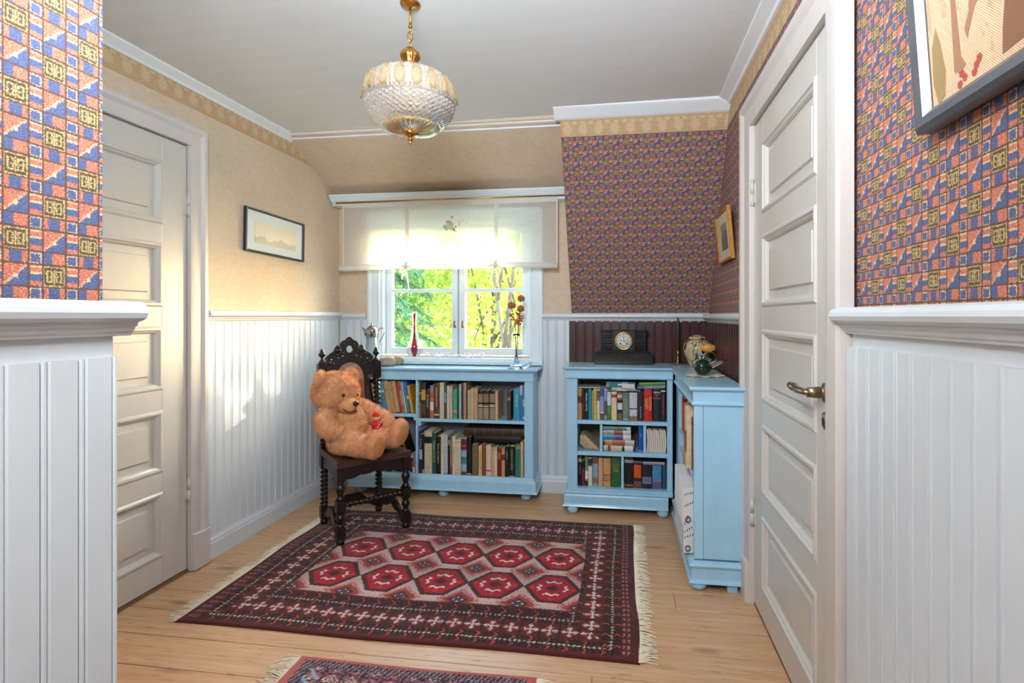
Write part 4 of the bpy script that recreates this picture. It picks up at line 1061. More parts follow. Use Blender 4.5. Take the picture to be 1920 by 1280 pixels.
rug('rug', 'dark red knotted rug with two rows of hexagonal medallions', -1.712, .060, 1.835, 3.035, .0036, big_rug, .0085, (228, 214, 188), .062, 4)
def small_rug(X, Y, r):
    x0, x1, y0, y1 = -1.10, -.272, .55, 1.708
    out = np.empty(X.shape+(3,)); out[:] = C3((190, 100, 92)); x = X+r.normal(0, .001, X.shape); y = Y+r.normal(0, .001, X.shape)
    dx = np.minimum(x-x0, x1-x); dy = np.minimum(y-y0, y1-y)
    def put(m, c): out[m] = C3(c)
    b1 = (dx > .03) & (dy > .016); put(b1, (44, 34, 44))
    g1 = b1 & ((dy < .05) | (dx < .062)); q = (np.floor(x/.007)+np.floor(y/.007)*2) % 5
    put(g1 & (q == 0), (150, 146, 140)); put(g1 & (q == 2), (168, 84, 80)); put(g1 & (q == 3), (96, 104, 128))
    b2 = (dx > .062) & (dy > .05); put(b2, (176, 84, 82))
    put(b2 & ((dx < .066) | (dy < .054)), (40, 32, 42))
    u = (x-x0) % .066-.033; v = (y1-y) % .066-.036
    st = b2 & ((np.abs(np.abs(u)-.031) < .0022) | (np.abs(np.abs(v)-.031) < .002)); put(st, (46, 36, 50))
    l = np.abs(u)*.9+np.abs(v); put(b2 & (l < .026), (206, 192, 170)); put(b2 & (l < .021), (48, 44, 56)); put(b2 & (l < .013), (200, 184, 160)); put(b2 & (l < .006), (170, 70, 70))
    k = ((np.floor(x/.0055)+np.floor(y/.0065)*3) % 7); put(b2 & (l > .03) & (k == 0), (50, 42, 60)); put(b2 & (l > .03) & (k == 3), (110, 120, 146)); put(b2 & (l > .03) & (k == 5), (60, 40, 50))
    be = (dx > .07) & (dx < .12) & (dy > .06); put(be & (np.abs(((x+y) % .05)-.025) < .008), (150, 176, 190))
    return np.clip(out*(1+r.normal(0, .09, X.shape))[..., None], 0, 1)
rug('rug', 'small pink-bordered runner rug near the large red rug', -1.10, -.272, .55, 1.708, .0042, small_rug, .0075, (222, 212, 194), .075, 9)

# ------------------------------------------------------------------ carved chair
def oak():
    t = NT('dark_oak'); o = t.coords(); n = t.noise(t.mapping(o, (6, 6, 1)), 14, 5, .65)
    t.base(t.ramp(n, (.3, rgb((15, 9, 7))), (.55, rgb((27, 15, 11))), (.8, rgb((50, 28, 18))))); t.rough(t.noise(o, 30)*.2+.26); t.bump(t.noise(o, 70, 4), .35, .004); MATS['oak'] = t.m; return t.m
OAK = oak()
CANE = mat('cane', (176, 104, 52), .5, var=.15); SEATL = mat('seat_leather', (58, 34, 24), .4, var=.25, vscale=25, bump=.3, bscale=50)
CH = (-1.440, 2.809); CRZ = math.radians(47)
chair = tag(empty('carved_chair', (CH[0], CH[1], .0113), CRZ), 'dark carved oak chair with barley-twist posts and cane back', 'chair')
def twist(m, p0, p1, r, turns, seg=14, n=None, lobes=2, taper=None):
    p0, p1 = Vector(p0), Vector(p1); L = (p1-p0).length; n = n or max(12, int(turns*14)); d = (p1-p0).normalized(); a = d.orthogonal().normalized(); b = d.cross(a); v = []
    for i in range(n+1):
        t = i/n; ph = 2*PI*turns*t; e = min(1, t*14, (1-t)*14)
        for k in range(seg):
            th = 2*PI*k/seg; rr = r*(.76+.26*math.cos(lobes*(th)-ph*lobes/1.0)*e+.06*(1-e)); v.append(p0+d*(L*t)+(a*math.cos(th)+b*math.sin(th))*rr)
    f = [(i*seg+k, i*seg+(k+1) % seg, (i+1)*seg+(k+1) % seg, (i+1)*seg+k) for i in range(n) for k in range(seg)]+[tuple(range(seg-1, -1, -1)), tuple(n*seg+k for k in range(seg))]
    m.add(v, f, 0, True)
FX, FY, BXc, BYc, SEAT = .178, -.175, .158, .165, .405
for s in (-1, 1):
    m = MB(); x = s*FX; q = .022
    m.box(x-q, FY-q, .325, x+q, FY+q, .40); m.box(x-q, FY-q, .165, x+q, FY+q, .225); m.box(x-q, FY-q, .03, x+q, FY+q, .088)
    T = Matrix.Translation((x, FY, 0))
    m.lathe([(.018, .0), (.021, .008), (.021, .02), (.016, .03)], 16, M=T)
    for z0, z1 in ((.088, .165), (.225, .325)):
        h = z1-z0; m.lathe([(.014, z0), (.021, z0+h*.06), (.021, z0+h*.12), (.012, z0+h*.2), (.017, z0+h*.38), (.024, z0+h*.56), (.021, z0+h*.72), (.012, z0+h*.84), (.02, z0+h*.9), (.02, z0+h*.95), (.014, z1)], 16, M=T)
    m.build('leg', OAK, chair, bevel=.002)
RK = .055   # rake of the back at the top
def rk(z): return BYc+max(0, z-SEAT)*RK/.6
for s in (-1, 1):
    m = MB(); x = s*BXc; q = .02
    m.box(x-q, BYc-q, .03, x+q, BYc+q, .10); m.lathe([(.017, 0), (.02, .008), (.02, .02), (.015, .03)], 16, M=Matrix.Translation((x, BYc, 0)))
    twist(m, (x, BYc, .10), (x, BYc, .325), .023, 4.5); m.box(x-q, BYc-q, .325, x+q, BYc+q, .45); m.build('leg', OAK, chair, bevel=.002)
    m = MB(); twist(m, (x, rk(.45), .45), (x, rk(.835), .80), .0235, 6.5); yt = rk(.86)
    m.box(x-.024, yt-.022, .80, x+.024, yt+.022, .90)
    T = Matrix.Translation((x, yt, .90)); m.lathe([(.02, 0), (.017, .012), (.007, .02), (.006, .032), (.012, .036), (.019, .046), (.021, .054), (.012, .06), (.013, .068), (.007, .078), (.002, .084)], 16, M=T)
    m.build('back_post', OAK, chair, bevel=.002)
# seat
m = MB(); pts = [(-FX-.02, FY-.02), (FX+.02, FY-.02), (BXc+.02, BYc+.02), (-BXc-.02, BYc+.02)]
def rail(a, b, z0, z1, w):
    a, b = Vector(a+(0,)), Vector(b+(0,)); d = (b-a).normalized(); nn = Vector((-d.y, d.x, 0))*w
    n = 12; poly = []
    mm = MB(); v = []
    for i in range(n+1):
        t = i/n; p = a+(b-a)*t; zz = z0+.018*math.sin(PI*t)-.008*abs(math.sin(4*PI*t))
        v += [p-nn+Vector((0, 0, zz)), p+nn+Vector((0, 0, zz)), p+nn+Vector((0, 0, z1)), p-nn+Vector((0, 0, z1))]
    f = [(4*i+k, 4*i+(k+1) % 4, 4*i+4+(k+1) % 4, 4*i+4+k) for i in range(n) for k in range(4)]+[(3, 2, 1, 0), tuple(4*n+k for k in range(4))]
    return mm.add(v, f)
rail((-FX+.022, FY), (FX-.022, FY), .33, .395, .012).build('seat_rail', OAK, chair); rail((-BXc+.02, BYc), (BXc-.02, BYc), .34, .395, .012).build('seat_rail', OAK, chair)
for s in (-1, 1): rail((s*FX, FY+.022), (s*BXc, BYc-.02), .325, .395, .012).build('seat_rail', OAK, chair)
m = MB(); n = 10; top = []; v = []
for j in range(n+1):
    for i in range(n+1):
        u, t = i/n, j/n; hw = (FX+.024)*(1-t)+(BXc+.018)*t; e = min(u, 1-u, t, 1-t)
        v.append(((u*2-1)*hw, FY-.026+(BYc+.018-FY+.026)*t, SEAT+.012+(.010 if e < .01 else 0.002 if e < .2 else -.002)))
f = [(j*(n+1)+i, j*(n+1)+i+1, (j+1)*(n+1)+i+1, (j+1)*(n+1)+i) for j in range(n) for i in range(n)]
b0 = len(v); per = [i for i in range(n+1)]+[(j+1)*(n+1)+n for j in range(n)]+[n*(n+1)+n-1-i for i in range(n)]+[(n-1-j)*(n+1) for j in range(n-1)]
v += [(v[p][0], v[p][1], SEAT-.008) for p in per]; k = len(per)
f += [(per[i], b0+i, b0+(i+1) % k, per[(i+1) % k]) for i in range(k)]+[tuple(b0+i for i in range(k))]
m.add(v, f, 0, False); m.build('seat', SEATL, chair, bevel=.003)
# stretchers
m = MB(); twist(m, (-FX+.02, FY, .195), (FX-.02, FY, .195), .016, 6); m.build('stretcher', OAK, chair)
for (a, b) in (((-FX, FY+.02), (-BXc, BYc-.018)), ((FX, FY+.02), (BXc, BYc-.018)), ((-BXc+.018, BYc), (BXc-.018, BYc))):
    A, B = Vector(a+(0,)), Vector(b+(0,)); mm = MB(); n = 24; d = (B-A).normalized(); nn = Vector((-d.y, d.x, 0))*.009; v = []
    for i in range(n+1):
        t = i/n; p = A+(B-A)*t; c = .062+.05*math.sin(PI*t)**2; th = .016+.012*math.sin(PI*t)+.006*math.cos(6*PI*t)
        v += [p-nn+Vector((0, 0, c-th)), p+nn+Vector((0, 0, c-th)), p+nn+Vector((0, 0, c+th)), p-nn+Vector((0, 0, c+th))]
    f = [(4*i+k, 4*i+(k+1) % 4, 4*i+4+(k+1) % 4, 4*i+4+k) for i in range(n) for k in range(4)]+[(3, 2, 1, 0), tuple(4*n+k for k in range(4))]
    mm.add(v, f); mm.build('stretcher', OAK, chair, bevel=.003)
# openwork back: outline (x, height)
R_ = [(.062, .47), (.112, .47), (.112, .79), (.117, .822), (.145, .832), (.145, .866), (.124, .874), (.128, .888), (.138, .90), (.130, .912), (.138, .926), (.124, .944), (.104, .958), (.090, .966), (.082, .984), (.070, 1.0), (.060, .988), (.050, .974), (.046, .986), (.053, 1.0), (.047, 1.016), (.034, 1.028), (.022, 1.030), (.012, 1.042), (0, 1.048)]
out = R_+[(-x, z) for x, z in reversed(R_[:-1])]
hole = [(.084, .50), (.084, .805), (.076, .85), (.056, .882), (.028, .899), (0, .904)]; hole = hole+[(-x, z) for x, z in reversed(hole[:-1])]
def circ(c, r, ry=None, n=10): return [(c[0]+r*math.cos(2*PI*k/n), c[1]+(ry or r)*math.sin(2*PI*k/n)) for k in range(n)]
holes = [hole[::-1], circ((0, .978), .023, .024, 14)[::-1]]
for s in (-1, 1):
    for c, r, ry in (((.030, 1.014), .0075, .006), ((.040, .940), .010, .007), ((.066, .930), .0085, .007), ((.104, .922), .010, .008), ((.090, .900), .008, .006)): holes.append(circ((s*c[0], c[1]), r, ry)[::-1])
me = curve_mesh('back_frame', [out]+holes, .010, OAK, .0025)
ang = PI/2-math.atan(RK/.6)
bf = link('back_frame', me, chair, (0, rk(.47)-.002, .47)); me.transform(Matrix.Translation((0, -.47, 0))); bf.rotation_euler = (ang, 0, 0)
m = MB()   # carved bosses on the crest
for s in (-1, 1):
    for c, r in (((.070, .972), (.02, .014, .008)), ((.084, .948), (.016, .009, .008)), ((.118, .90), (.012, .014, .008)), ((.022, 1.024), (.014, .006, .006)), ((.050, .956), (.014, .009, .006)), ((.105, .80), (.010, .03, .006)), ((.097, .65), (.006, .12, .005))):
        for kz in (-.011, .011): m.ell((s*c[0], c[1]-.47, kz), r, 10, 6)
m.ell((0, 1.028-.47, .0), (.014, .014, .014), 10, 6)
o = m.build('carving', OAK, bf); o['kind'] = 'stuff'
m = MB()   # woven cane
for i in range(22):
    x = -.084+.168*i/21; zt = .906-(abs(x)/.084)**2.6*.08
    m.box(x-.0016, .492-.47, -.0012, x+.0016, zt-.47, .0012)
for j in range(52):
    z = .50+.405*j/51; w = .084 if z < .80 else .084*max(0, 1-((z-.80)/.108)**2)**.5
    if w > .01: m.box(-w, z-.47-.0016, -.0012, w, z-.47+.0016, .0012)
m.build('cane_panel', CANE, bf)
MB().box(-BXc+.02, rk(.47)-.010, .452, BXc-.02, rk(.47)+.010, .478).build('back_rail', OAK, chair, bevel=.002)

# ------------------------------------------------------------------ teddy bear
def fur_mat(name, c1, c2):
    t = NT(name); o = t.coords(); n = t.noise(o, 90, 4, .7); t.base(t.ramp(n*.6+t.noise(o, 14, 2)*.4, (.3, rgb(c1)), (.7, rgb(c2)))); t.rough(.9)
    t.b.inputs['Sheen Weight'].default_value = .3; t.b.inputs['Specular IOR Level'].default_value = .1; t.bump(n, .6, .006); return t.m
FUR = fur_mat('bear_fur', (200, 124, 78), (242, 188, 138)); FURP = fur_mat('bear_muzzle_fur', (208, 142, 86), (234, 178, 120)); SOLE = fur_mat('bear_sole_fur', (186, 116, 58), (214, 148, 84))
BPOS = (-1.415, 2.776, .0); BRZ = math.radians(74)
bear = tag(empty('teddy_bear', (BPOS[0], BPOS[1], .427), BRZ), 'big honey brown plush teddy bear sitting on the carved chair', 'teddy bear')
BZ = -.424
def plush(name, m, mt, parent, hair=6000, L=.011, seed=1, zoff=BZ):
    """solid plush form + short fur strands as a sub-part"""
    for i, p in enumerate(m.v): m.v[i] = (p[0], p[1], p[2]+zoff)
    me = m.mesh(name, mt); o = link(name, me, parent)
    V = np.array(m.v); tris = []
    for f in m.f:
        for k in range(1, len(f)-1): tris.append((f[0], f[k], f[k+1]))
    T = np.array(tris); A, B, C = V[T[:, 0]], V[T[:, 1]], V[T[:, 2]]; N = np.cross(B-A, C-A); ar = np.linalg.norm(N, axis=1); ok = ar > 1e-12
    A, B, C, N, ar = A[ok], B[ok], C[ok], N[ok], ar[ok]; N = N/ar[:, None]; r = np.random.default_rng(seed)
    cen = V.mean(0); fl = np.sign(((A+B+C)/3-cen)*N).sum(1) < -10
    idx = r.choice(len(ar), hair, p=ar/ar.sum()); u, v = r.random(hair), r.random(hair); sw = u+v > 1; u[sw] = 1-u[sw]; v[sw] = 1-v[sw]
    P = A[idx]+(B[idx]-A[idx])*u[:, None]+(C[idx]-A[idx])*v[:, None]; n = N[idx]
    cl = np.stack([np.sin(P[:, 0]*95+P[:, 2]*60), np.cos(P[:, 1]*90+P[:, 0]*40), np.sin(P[:, 2]*100+P[:, 1]*70)], 1)
    d = n*.75+cl*.38+r.normal(0, .28, (hair, 3))+np.array([0, 0, -.2]); d /= np.linalg.norm(d, axis=1)[:, None]
    sd = np.cross(d, r.normal(0, 1, (hair, 3))); sd /= np.linalg.norm(sd, axis=1)[:, None]
    ln = L*r.uniform(.6, 1.2, hair)[:, None]; w = .0010
    W = np.concatenate([P-sd*w-n*.001, P+sd*w-n*.001, P+d*ln], 0); F = np.stack([np.arange(hair), np.arange(hair)+hair, np.arange(hair)+2*hair], 1)
    fm = bpy.data.meshes.new('fur'); fm.from_pydata(W.tolist(), [], F.tolist()); fm.materials.append(mt)
    fo = link('fur', fm, o); fo['kind'] = 'stuff'; return o
def blob(c, r, fn=None, seg=28, rings=18, M=None): 
    m = MB(); m.ell(c, r, seg, rings, fn=fn, M=M); return m
def limb(pts, rad, seg=18):
    P = spl([p for p in pts], 5); n = len(P); R = []
    k = len(rad)-1
    for i in range(n):
        t = i/(n-1)*k; j = min(int(t), k-1); R.append(rad[j]+(rad[j+1]-rad[j])*(t-j))
    m = MB(); m.tube(P, R, seg, caps=True)
    for e, q in ((P[0], R[0]), (P[-1], R[-1])): m.ell(e, q*.985, seg, 10)
    return m
torso = blob((0, .125, .56), (.118, .112, .142), fn=lambda d: 1+.10*max(0, -d.z)-.05*max(0, d.z))
plush('body', torso, FUR, bear, 17000, .012, 1)
hc = Vector((-.045, .160, .757)); HM = Matrix.Translation(hc) @ Matrix.Rotation(math.radians(10), 4, 'X') @ Matrix.Rotation(math.radians(7), 4, 'Y')
head = blob((0, 0, 0), (.134, .118, .112), fn=lambda d: 1+.05*max(0, -d.z)*(1-abs(d.z)), M=HM); plush('head', head, FUR, bear, 23000, .012, 2)
mz_ = blob((0, -.098, -.046), (.062, .062, .046), M=HM, seg=20, rings=14); muz = plush('muzzle', mz_, FURP, bear, 3500, .007, 3)
for s in (-1, 1):
    e = MB(); e.ell((0, 0, 0), (.050, .021, .047), 18, 12, M=HM @ Matrix.Translation((s*.112-.006, .014, .088 if s > 0 else .068)) @ Matrix.Rotation(s*.5, 4, 'Y') @ Matrix.Rotation(-s*.35, 4, 'Z')); plush('ear', e, FUR, bear, 2600, .011, 5+s)
EYE = mat('bear_eye', (28, 18, 14), .08, coat=.5); NOSE = mat('bear_nose', (62, 30, 22), .3)
for s in (-1, 1):
    m = MB(); m.ell((s*.052, -.103, .006), .0115, 14, 10, M=Matrix.Translation((0, 0, BZ)) @ HM); m.build('eye', EYE, bear)
m = MB(); m.ell((0, -.157, -.028), (.021, .012, .016), 16, 10, M=Matrix.Translation((0, 0, BZ)) @ HM); m.build('nose', NOSE, bear)
m = MB(); m.tube([Matrix.Translation((0, 0, BZ)) @ HM @ Vector(p) for p in spl([(-.052, -.125, -.064), (-.03, -.152, -.077), (0, -.162, -.066), (.03, -.152, -.077), (.052, -.125, -.064)], 4)], .0028, 6); m.tube([Matrix.Translation((0, 0, BZ)) @ HM @ Vector(p) for p in ((0, -.162, -.04), (0, -.163, -.066))], .0022, 6); m.build('mouth', NOSE, bear)
plush('arm', limb([(-.10, .150, .660), (-.148, .130, .615), (-.152, .095, .578), (-.138, .065, .560)], [.050, .056, .055, .046]), FUR, bear, 10500, .012, 11)
plush('arm', limb([(.098, .125, .655), (.145, .075, .615), (.16, .02, .585), (.15, -.03, .575)], [.05, .052, .052, .046]), FUR, bear, 9450, .012, 12)
plush('leg', limb([(-.075, .10, .492), (-.098, .0, .500), (-.108, -.09, .495), (-.112, -.155, .50)], [.068, .064, .058, .054]), FUR, bear, 12600, .012, 13)
plush('leg', limb([(.075, .09, .492), (.10, .0, .496), (.104, -.075, .495), (.106, -.13, .505)], [.066, .06, .056, .052]), FUR, bear, 11550, .012, 14)
for s, fc, sd in ((-1, (-.116, -.178, .512), 15), (1, (.108, -.15, .528), 16)):
    F_ = Matrix.Translation(fc) @ Matrix.Rotation(math.radians(12), 4, 'X') @ Matrix.Rotation(s*.18, 4, 'Y')
    m = MB(); m.ell((0, 0, 0), (.056, .042, .078), 20, 14, M=F_); plush('foot', m, FUR, bear, 4500, .011, sd)
    m = MB(); m.ell((0, -.031, -.004), (.040, .0135, .058), 18, 12, M=F_); plush('sole', m, SOLE, bear, 1800, .006, sd+4)
# little red toy in its arm
def rot_b(p): 
    c, s = math.cos(BRZ), math.sin(BRZ); return (BPOS[0]+p[0]*c-p[1]*s, BPOS[1]+p[0]*s+p[1]*c, p[2])
toy = tag(empty('plush_toy', rot_b((.040, -.052, .540)), BRZ), 'tiny plush figure in red suit and cap held by the teddy bear', 'toy'); toy.scale = (1.3, 1.3, 1.3)
RED = mat('toy_red', (206, 24, 26), .8, var=.1, vscale=60); SKIN = mat('toy_skin', (216, 158, 112), .8); WHT = mat('toy_white', (226, 214, 206), .8)
m = MB(); m.ell((0, 0, .026), (.019, .015, .022), 16, 10); m.ell((-.022, -.004, .034), (.013, .008, .009), 12, 8); m.ell((.022, -.004, .034), (.013, .008, .009), 12, 8); m.build('suit', RED, toy)
m = MB(); m.ell((0, -.002, .060), (.016, .015, .015), 16, 10); m.build('head', SKIN, toy)
for s in (-1, 1): MB().ell((s*.01, -.006, .006), (.008, .010, .008), 10, 6).build('foot', SKIN, toy)
m = MB(); m.lathe([(.016, 0), (.0165, .004), (.013, .012), (.006, .018)], 14, M=Matrix.Translation((0, 0, .066))); m.build('cap', RED, toy)
for dx, z in ((0, .03), (-.009, .022), (.01, .038)): MB().ell((dx, -.0155, z), .003, 8, 6).build('button', WHT, toy)
# ------------------------------------------------------------------ pendant lamp
GOLD = mat('gilt_metal', (206, 148, 78), .25, 1.0, var=.18, vscale=60, bump=.35, bscale=120)
def solid_glass(name, c, rough=.04, trans=.92, bump=0.0, bscale=90, ior=1.45):
    t = NT(name); t.base(rgb(c)); t.rough(rough); t.b.inputs['Transmission Weight'].default_value = trans; t.b.inputs['IOR'].default_value = ior
    if bump: t.bump(t.voronoi(t.coords(), bscale), bump, .006)
    MATS[name] = t.m; return t.m
CRYS = solid_glass('pressed_crystal', (252, 244, 232), .05, .88, .35, 130); AMB = solid_glass('amber_glass', (248, 216, 150), .04, .85); OVAL = solid_glass('amber_lens', (246, 216, 180), .04, .75)
LX, LY = -.743, 1.80
pen = tag(empty('pendant_lamp', (LX, LY, 2.284)), 'hanging lamp with pressed amber crystal globe and gilt fittings', 'ceiling lamp')
PZ = -2.284
def pp(name, m, mt, bevel=0, parent=None): return m.build(name, mt, parent or pen, (0, 0, PZ) if parent is None else (0, 0, 0), bevel=bevel)
m = MB(); m.lathe([(.012, 2.272), (.034, 2.28), (.036, 2.2855), (.0, 2.286)], 24); pp('canopy', m, GOLD)
m = MB(); m.tube([(0, 0, 2.285), (0, 0, 2.205)], .0045, 10); m.lathe([(.006, 2.2), (.008, 2.204), (.005, 2.21)], 12); pp('rod', m, GOLD)
def torus(m, c, R, r, M, n=18, k=8, sx=1.0):
    v = []; f = []
    for i in range(n):
        a = 2*PI*i/n
        for j in range(k):
            b = 2*PI*j/k; rr = R+r*math.cos(b); v.append((rr*math.cos(a)*sx, rr*math.sin(a), r*math.sin(b)))
    f = [(i*k+j, ((i+1) % n)*k+j, ((i+1) % n)*k+(j+1) % k, i*k+(j+1) % k) for i in range(n) for j in range(k)]
    m.add(v, f, 0, True, Matrix.Translation(c) @ M)
for i, (z, L) in enumerate(((2.190, 1.0), (2.170, 1.7), (2.142, 1.7))):
    m = MB(); torus(m, (0, 0, z), .0092, .0022, Matrix.Rotation(PI/2*(i % 2)+.5, 4, 'Z') @ Matrix.Rotation(PI/2, 4, 'Y'), sx=L); pp('chain_link', m, GOLD)
def lobes(n, a): return lambda r, z, th: r*(1+a*math.cos(n*th))
m = MB(); m.lathe([(.006, 2.132), (.014, 2.128), (.016, 2.124), (.02, 2.121), (.03, 2.112), (.034, 2.10), (.031, 2.091), (.024, 2.083), (.022, 2.076), (.024, 2.066), (.026, 2.06)], 48, fn=lobes(12, .06)); pp('cap', m, GOLD)
m = MB(); m.lathe([(.024, 2.062), (.04, 2.06), (.05, 2.055), (.056, 2.047), (.055, 2.04), (.048, 2.034), (.03, 2.033)], 72, fn=lobes(14, .045))
for k in range(28):
    a = 2*PI*k/28; m.ell((.049*math.cos(a), .049*math.sin(a), 2.052), .0045, 8, 6)
pp('collar', m, GOLD)
prof = [(.046, 2.039), (.085, 2.036), (.118, 2.027), (.14, 2.012), (.153, 1.992), (.1595, 1.965), (.161, 1.942), (.158, 1.930), (.154, 1.926), (.156, 1.920), (.15, 1.9), (.138, 1.88), (.122, 1.863), (.105, 1.852), (.099, 1.849)]
inner = [(r-.005, z+.001) for r, z in reversed(prof)]
def facet(r, z, th):
    if z < 1.925 and r > .09: return r*(1+.009*math.cos(40*th+z*420)+.009*math.cos(40*th-z*420))
    if z > 1.93 and r > .09: return r*(1+.006*math.cos(64*th))
    return r
fine = []
for a, b in zip(prof[:-1], prof[1:]):
    for k in range(4): fine.append((a[0]+(b[0]-a[0])*k/4, a[1]+(b[1]-a[1])*k/4))
fine.append(prof[-1])
m = MB(); m.lathe(fine, 200, fn=facet, caps=False, smooth=False); m.lathe([(r-.006, z) for r, z in fine], 80, caps=False); pp('shade', m, CRYS)
for k in range(18):
    a = 2*PI*k/18; m = MB(); T = Matrix.Rotation(a, 4, 'Z') @ Matrix.Translation((.1515, 0, 1.972)) @ Matrix.Rotation(-.24, 4, 'Y')
    m.ell((0, 0, 0), (.010, .0155, .036), 14, 10, M=T); pp('lens', m, OVAL)
    m = MB(); torus(m, (0, 0, 0), .0165, .0018, T @ Matrix.Translation((.0065, 0, 0)) @ Matrix.Rotation(PI/2, 4, 'Y'), n=20, k=6, sx=2.1); pp('lens_rim', m, AMB)
m = MB(); m.lathe([(.1, 1.851), (.103, 1.847), (.098, 1.842), (.07, 1.835), (.04, 1.831), (.02, 1.830)], 144, fn=lambda r, z, th: r, caps=False)
for i, p in enumerate(m.v):
    r = math.hypot(p[0], p[1]); th = math.atan2(p[1], p[0]); m.v[i] = (p[0], p[1], p[2]+.0025*math.cos(36*th)*min(1, r/.05))
m.lathe([(.095, 1.852), (.06, 1.842), (.02, 1.836)], 60, caps=False); pp('dish', m, AMB)
m = MB(); m.lathe([(.012, 1.836), (.026, 1.832), (.03, 1.827), (.024, 1.82), (.012, 1.816), (.006, 1.812), (.006, 1.808), (.011, 1.805), (.011, 1.802), (.005, 1.8), (.004, 1.797), (.0055, 1.793), (.003, 1.789), (.001, 1.787)], 20)
for k in range(18):
    a = 2*PI*k/18; m.ell((.028*math.cos(a), .028*math.sin(a), 1.8275), .0035, 8, 6)
pp('finial', m, GOLD)

# ------------------------------------------------------------------ blind
def sheer(name, c, tr, tl):
    t = NT(name); d = t.new('ShaderNodeBsdfDiffuse'); l = t.new('ShaderNodeBsdfTranslucent'); p = t.new('ShaderNodeBsdfTransparent'); a = t.new('ShaderNodeMixShader'); b = t.new('ShaderNodeMixShader')
    n = t.noise(t.mapping(t.coords(), (900, 1, 60)), 1.0, 2); n2 = t.noise(t.mapping(t.coords(), (60, 1, 900)), 1.0, 2)
    d.inputs[0].default_value = rgb(c); l.inputs[0].default_value = rgb(c); a.inputs[0].default_value = tl
    t.l.new(d.outputs[0], a.inputs[1]); t.l.new(l.outputs[0], a.inputs[2]); t.put(b.inputs[0], (n+n2)*.25+(tr-.25)); t.l.new(a.outputs[0], b.inputs[1]); t.l.new(p.outputs[0], b.inputs[2]); t.l.new(b.outputs[0], t.out.inputs[0]); MATS[name] = t.m; return t.m
SHEER = sheer('sheer_linen', (244, 240, 234), .34, .62); SHEER2 = sheer('doubled_linen', (244, 240, 234), .10, .45)
blind = tag(empty('roll_up_blind', (-1.155, 3.435, 1.95)), 'sheer white roll-up blind with two tie straps over the window', 'blind')
OB = (1.155, -3.435, -1.95)
bx0, bx1, by = -1.905, -.416, 3.436
nx, nz = 60, 14; v = []
def bot(x): 
    t = (x-bx0)/(bx1-bx0); u1, u2 = (-1.439-bx0)/(bx1-bx0), (-.824-bx0)/(bx1-bx0)
    d = .012*(min(abs(t-u1), .3)/.3) if t < u1 else (.010*math.sin(PI*(t-u1)/(u2-u1)) if t < u2 else .014*(t-u2)/(1-u2))
    return 1.528-d
for j in range(nz+1):
    for i in range(nx+1):
        x = bx0+(bx1-bx0)*i/nx; zt = 1.952+.006*(x-bx0)/(bx1-bx0); z = zt+(bot(x)-zt)*j/nz; v.append((x, by-.002*math.sin(i*.9)*j/nz, z))
f = [(j*(nx+1)+i, j*(nx+1)+i+1, (j+1)*(nx+1)+i+1, (j+1)*(nx+1)+i) for j in range(nz) for i in range(nx)]
m = MB(); m.add(v, f, 0, True); m.build('cloth', SHEER, blind, OB)
m = MB(); m.box(bx0, by-.0035, 1.925, bx1, by-.0028, 1.953); m.box(bx0-.001, by-.003, 1.5, bx0+.010, by-.0022, 1.952); m.box(bx1-.010, by-.003, 1.5, bx1+.001, by-.0022, 1.952); m.build('hem', SHEER2, blind, OB)
m = MB(); pts = [(bx0-.018+(bx1-bx0+.018)*i/40, by-.008, bot(max(bx0, bx0-.018+(bx1-bx0+.018)*i/40))-.006) for i in range(41)]; m.tube(pts, [.021-.004*i/40+.0015*math.sin(i*1.7) for i in range(41)], 14); m.build('roll', SHEER2, blind, OB)
for sx in (-1.439, -.824):
    m = MB(); m.box(sx-.012, by-.006, 1.50, sx+.012, by-.0042, 1.953); zb = bot(sx)
    m.tube([(sx, by-.006, zb+.02), (sx, by-.032, zb+.008), (sx, by-.032, zb-.018), (sx, by-.006, zb-.03)], .007, 8)
    m.build('strap', SHEER2, blind, OB)
    m = MB()
    for dx, L in ((-.03, .045), (.026, .04)):
        m.tube(spl([(sx, by-.034, zb-.02), (sx+dx*.7, by-.038, zb-.012), (sx+dx*1.5, by-.036, zb-.03), (sx+dx*.8, by-.034, zb-.036), (sx, by-.034, zb-.024)], 4), .0045, 6)
    m.tube(spl([(sx, by-.034, zb-.022), (sx+.012, by-.034, zb-.07), (sx+.018, by-.032, zb-.12), (sx+.026, by-.03, zb-.175)], 4), [.005]*13, 6); m.tube(spl([(sx, by-.034, zb-.022), (sx-.02, by-.034, zb-.06), (sx-.024, by-.032, zb-.10)], 4), .0045, 6)
    m.build('bow', SHEER2, blind, OB)
PR = [sheer('print_pink', (230, 190, 184), .3, .5), sheer('print_green', (170, 196, 164), .3, .5), sheer('print_pale', (206, 220, 170), .3, .5), sheer('print_dark', (150, 140, 130), .3, .5)]
m = MB()
def disc(x, z, r, mi, rz=None):
    n = 10; m.add([(x+r*math.cos(2*PI*k/n), by-.0042, z+(rz or r)*math.sin(2*PI*k/n)) for k in range(n)], [tuple(range(n))], mi)
fx = -1.145; fz = 1.79
for dx, dz, r, mi in ((0, .01, .022, 0), (.018, .004, .016, 0), (-.012, .02, .014, 0), (-.03, -.01, .014, 1), (-.018, -.022, .016, 1), (.012, -.022, .016, 1), (.02, .05, .012, 0), (.02, .052, .006, 3), (.045, -.012, .008, 3), (.03, -.03, .012, 1)): disc(fx+dx, fz+dz, r, mi)
pr2 = random.Random(5)
for k in range(16): disc(fx+.028+pr2.uniform(-.022, .022)+.001*k, fz-.035-.0065*k+pr2.uniform(-.006, .006), .0095, 2)
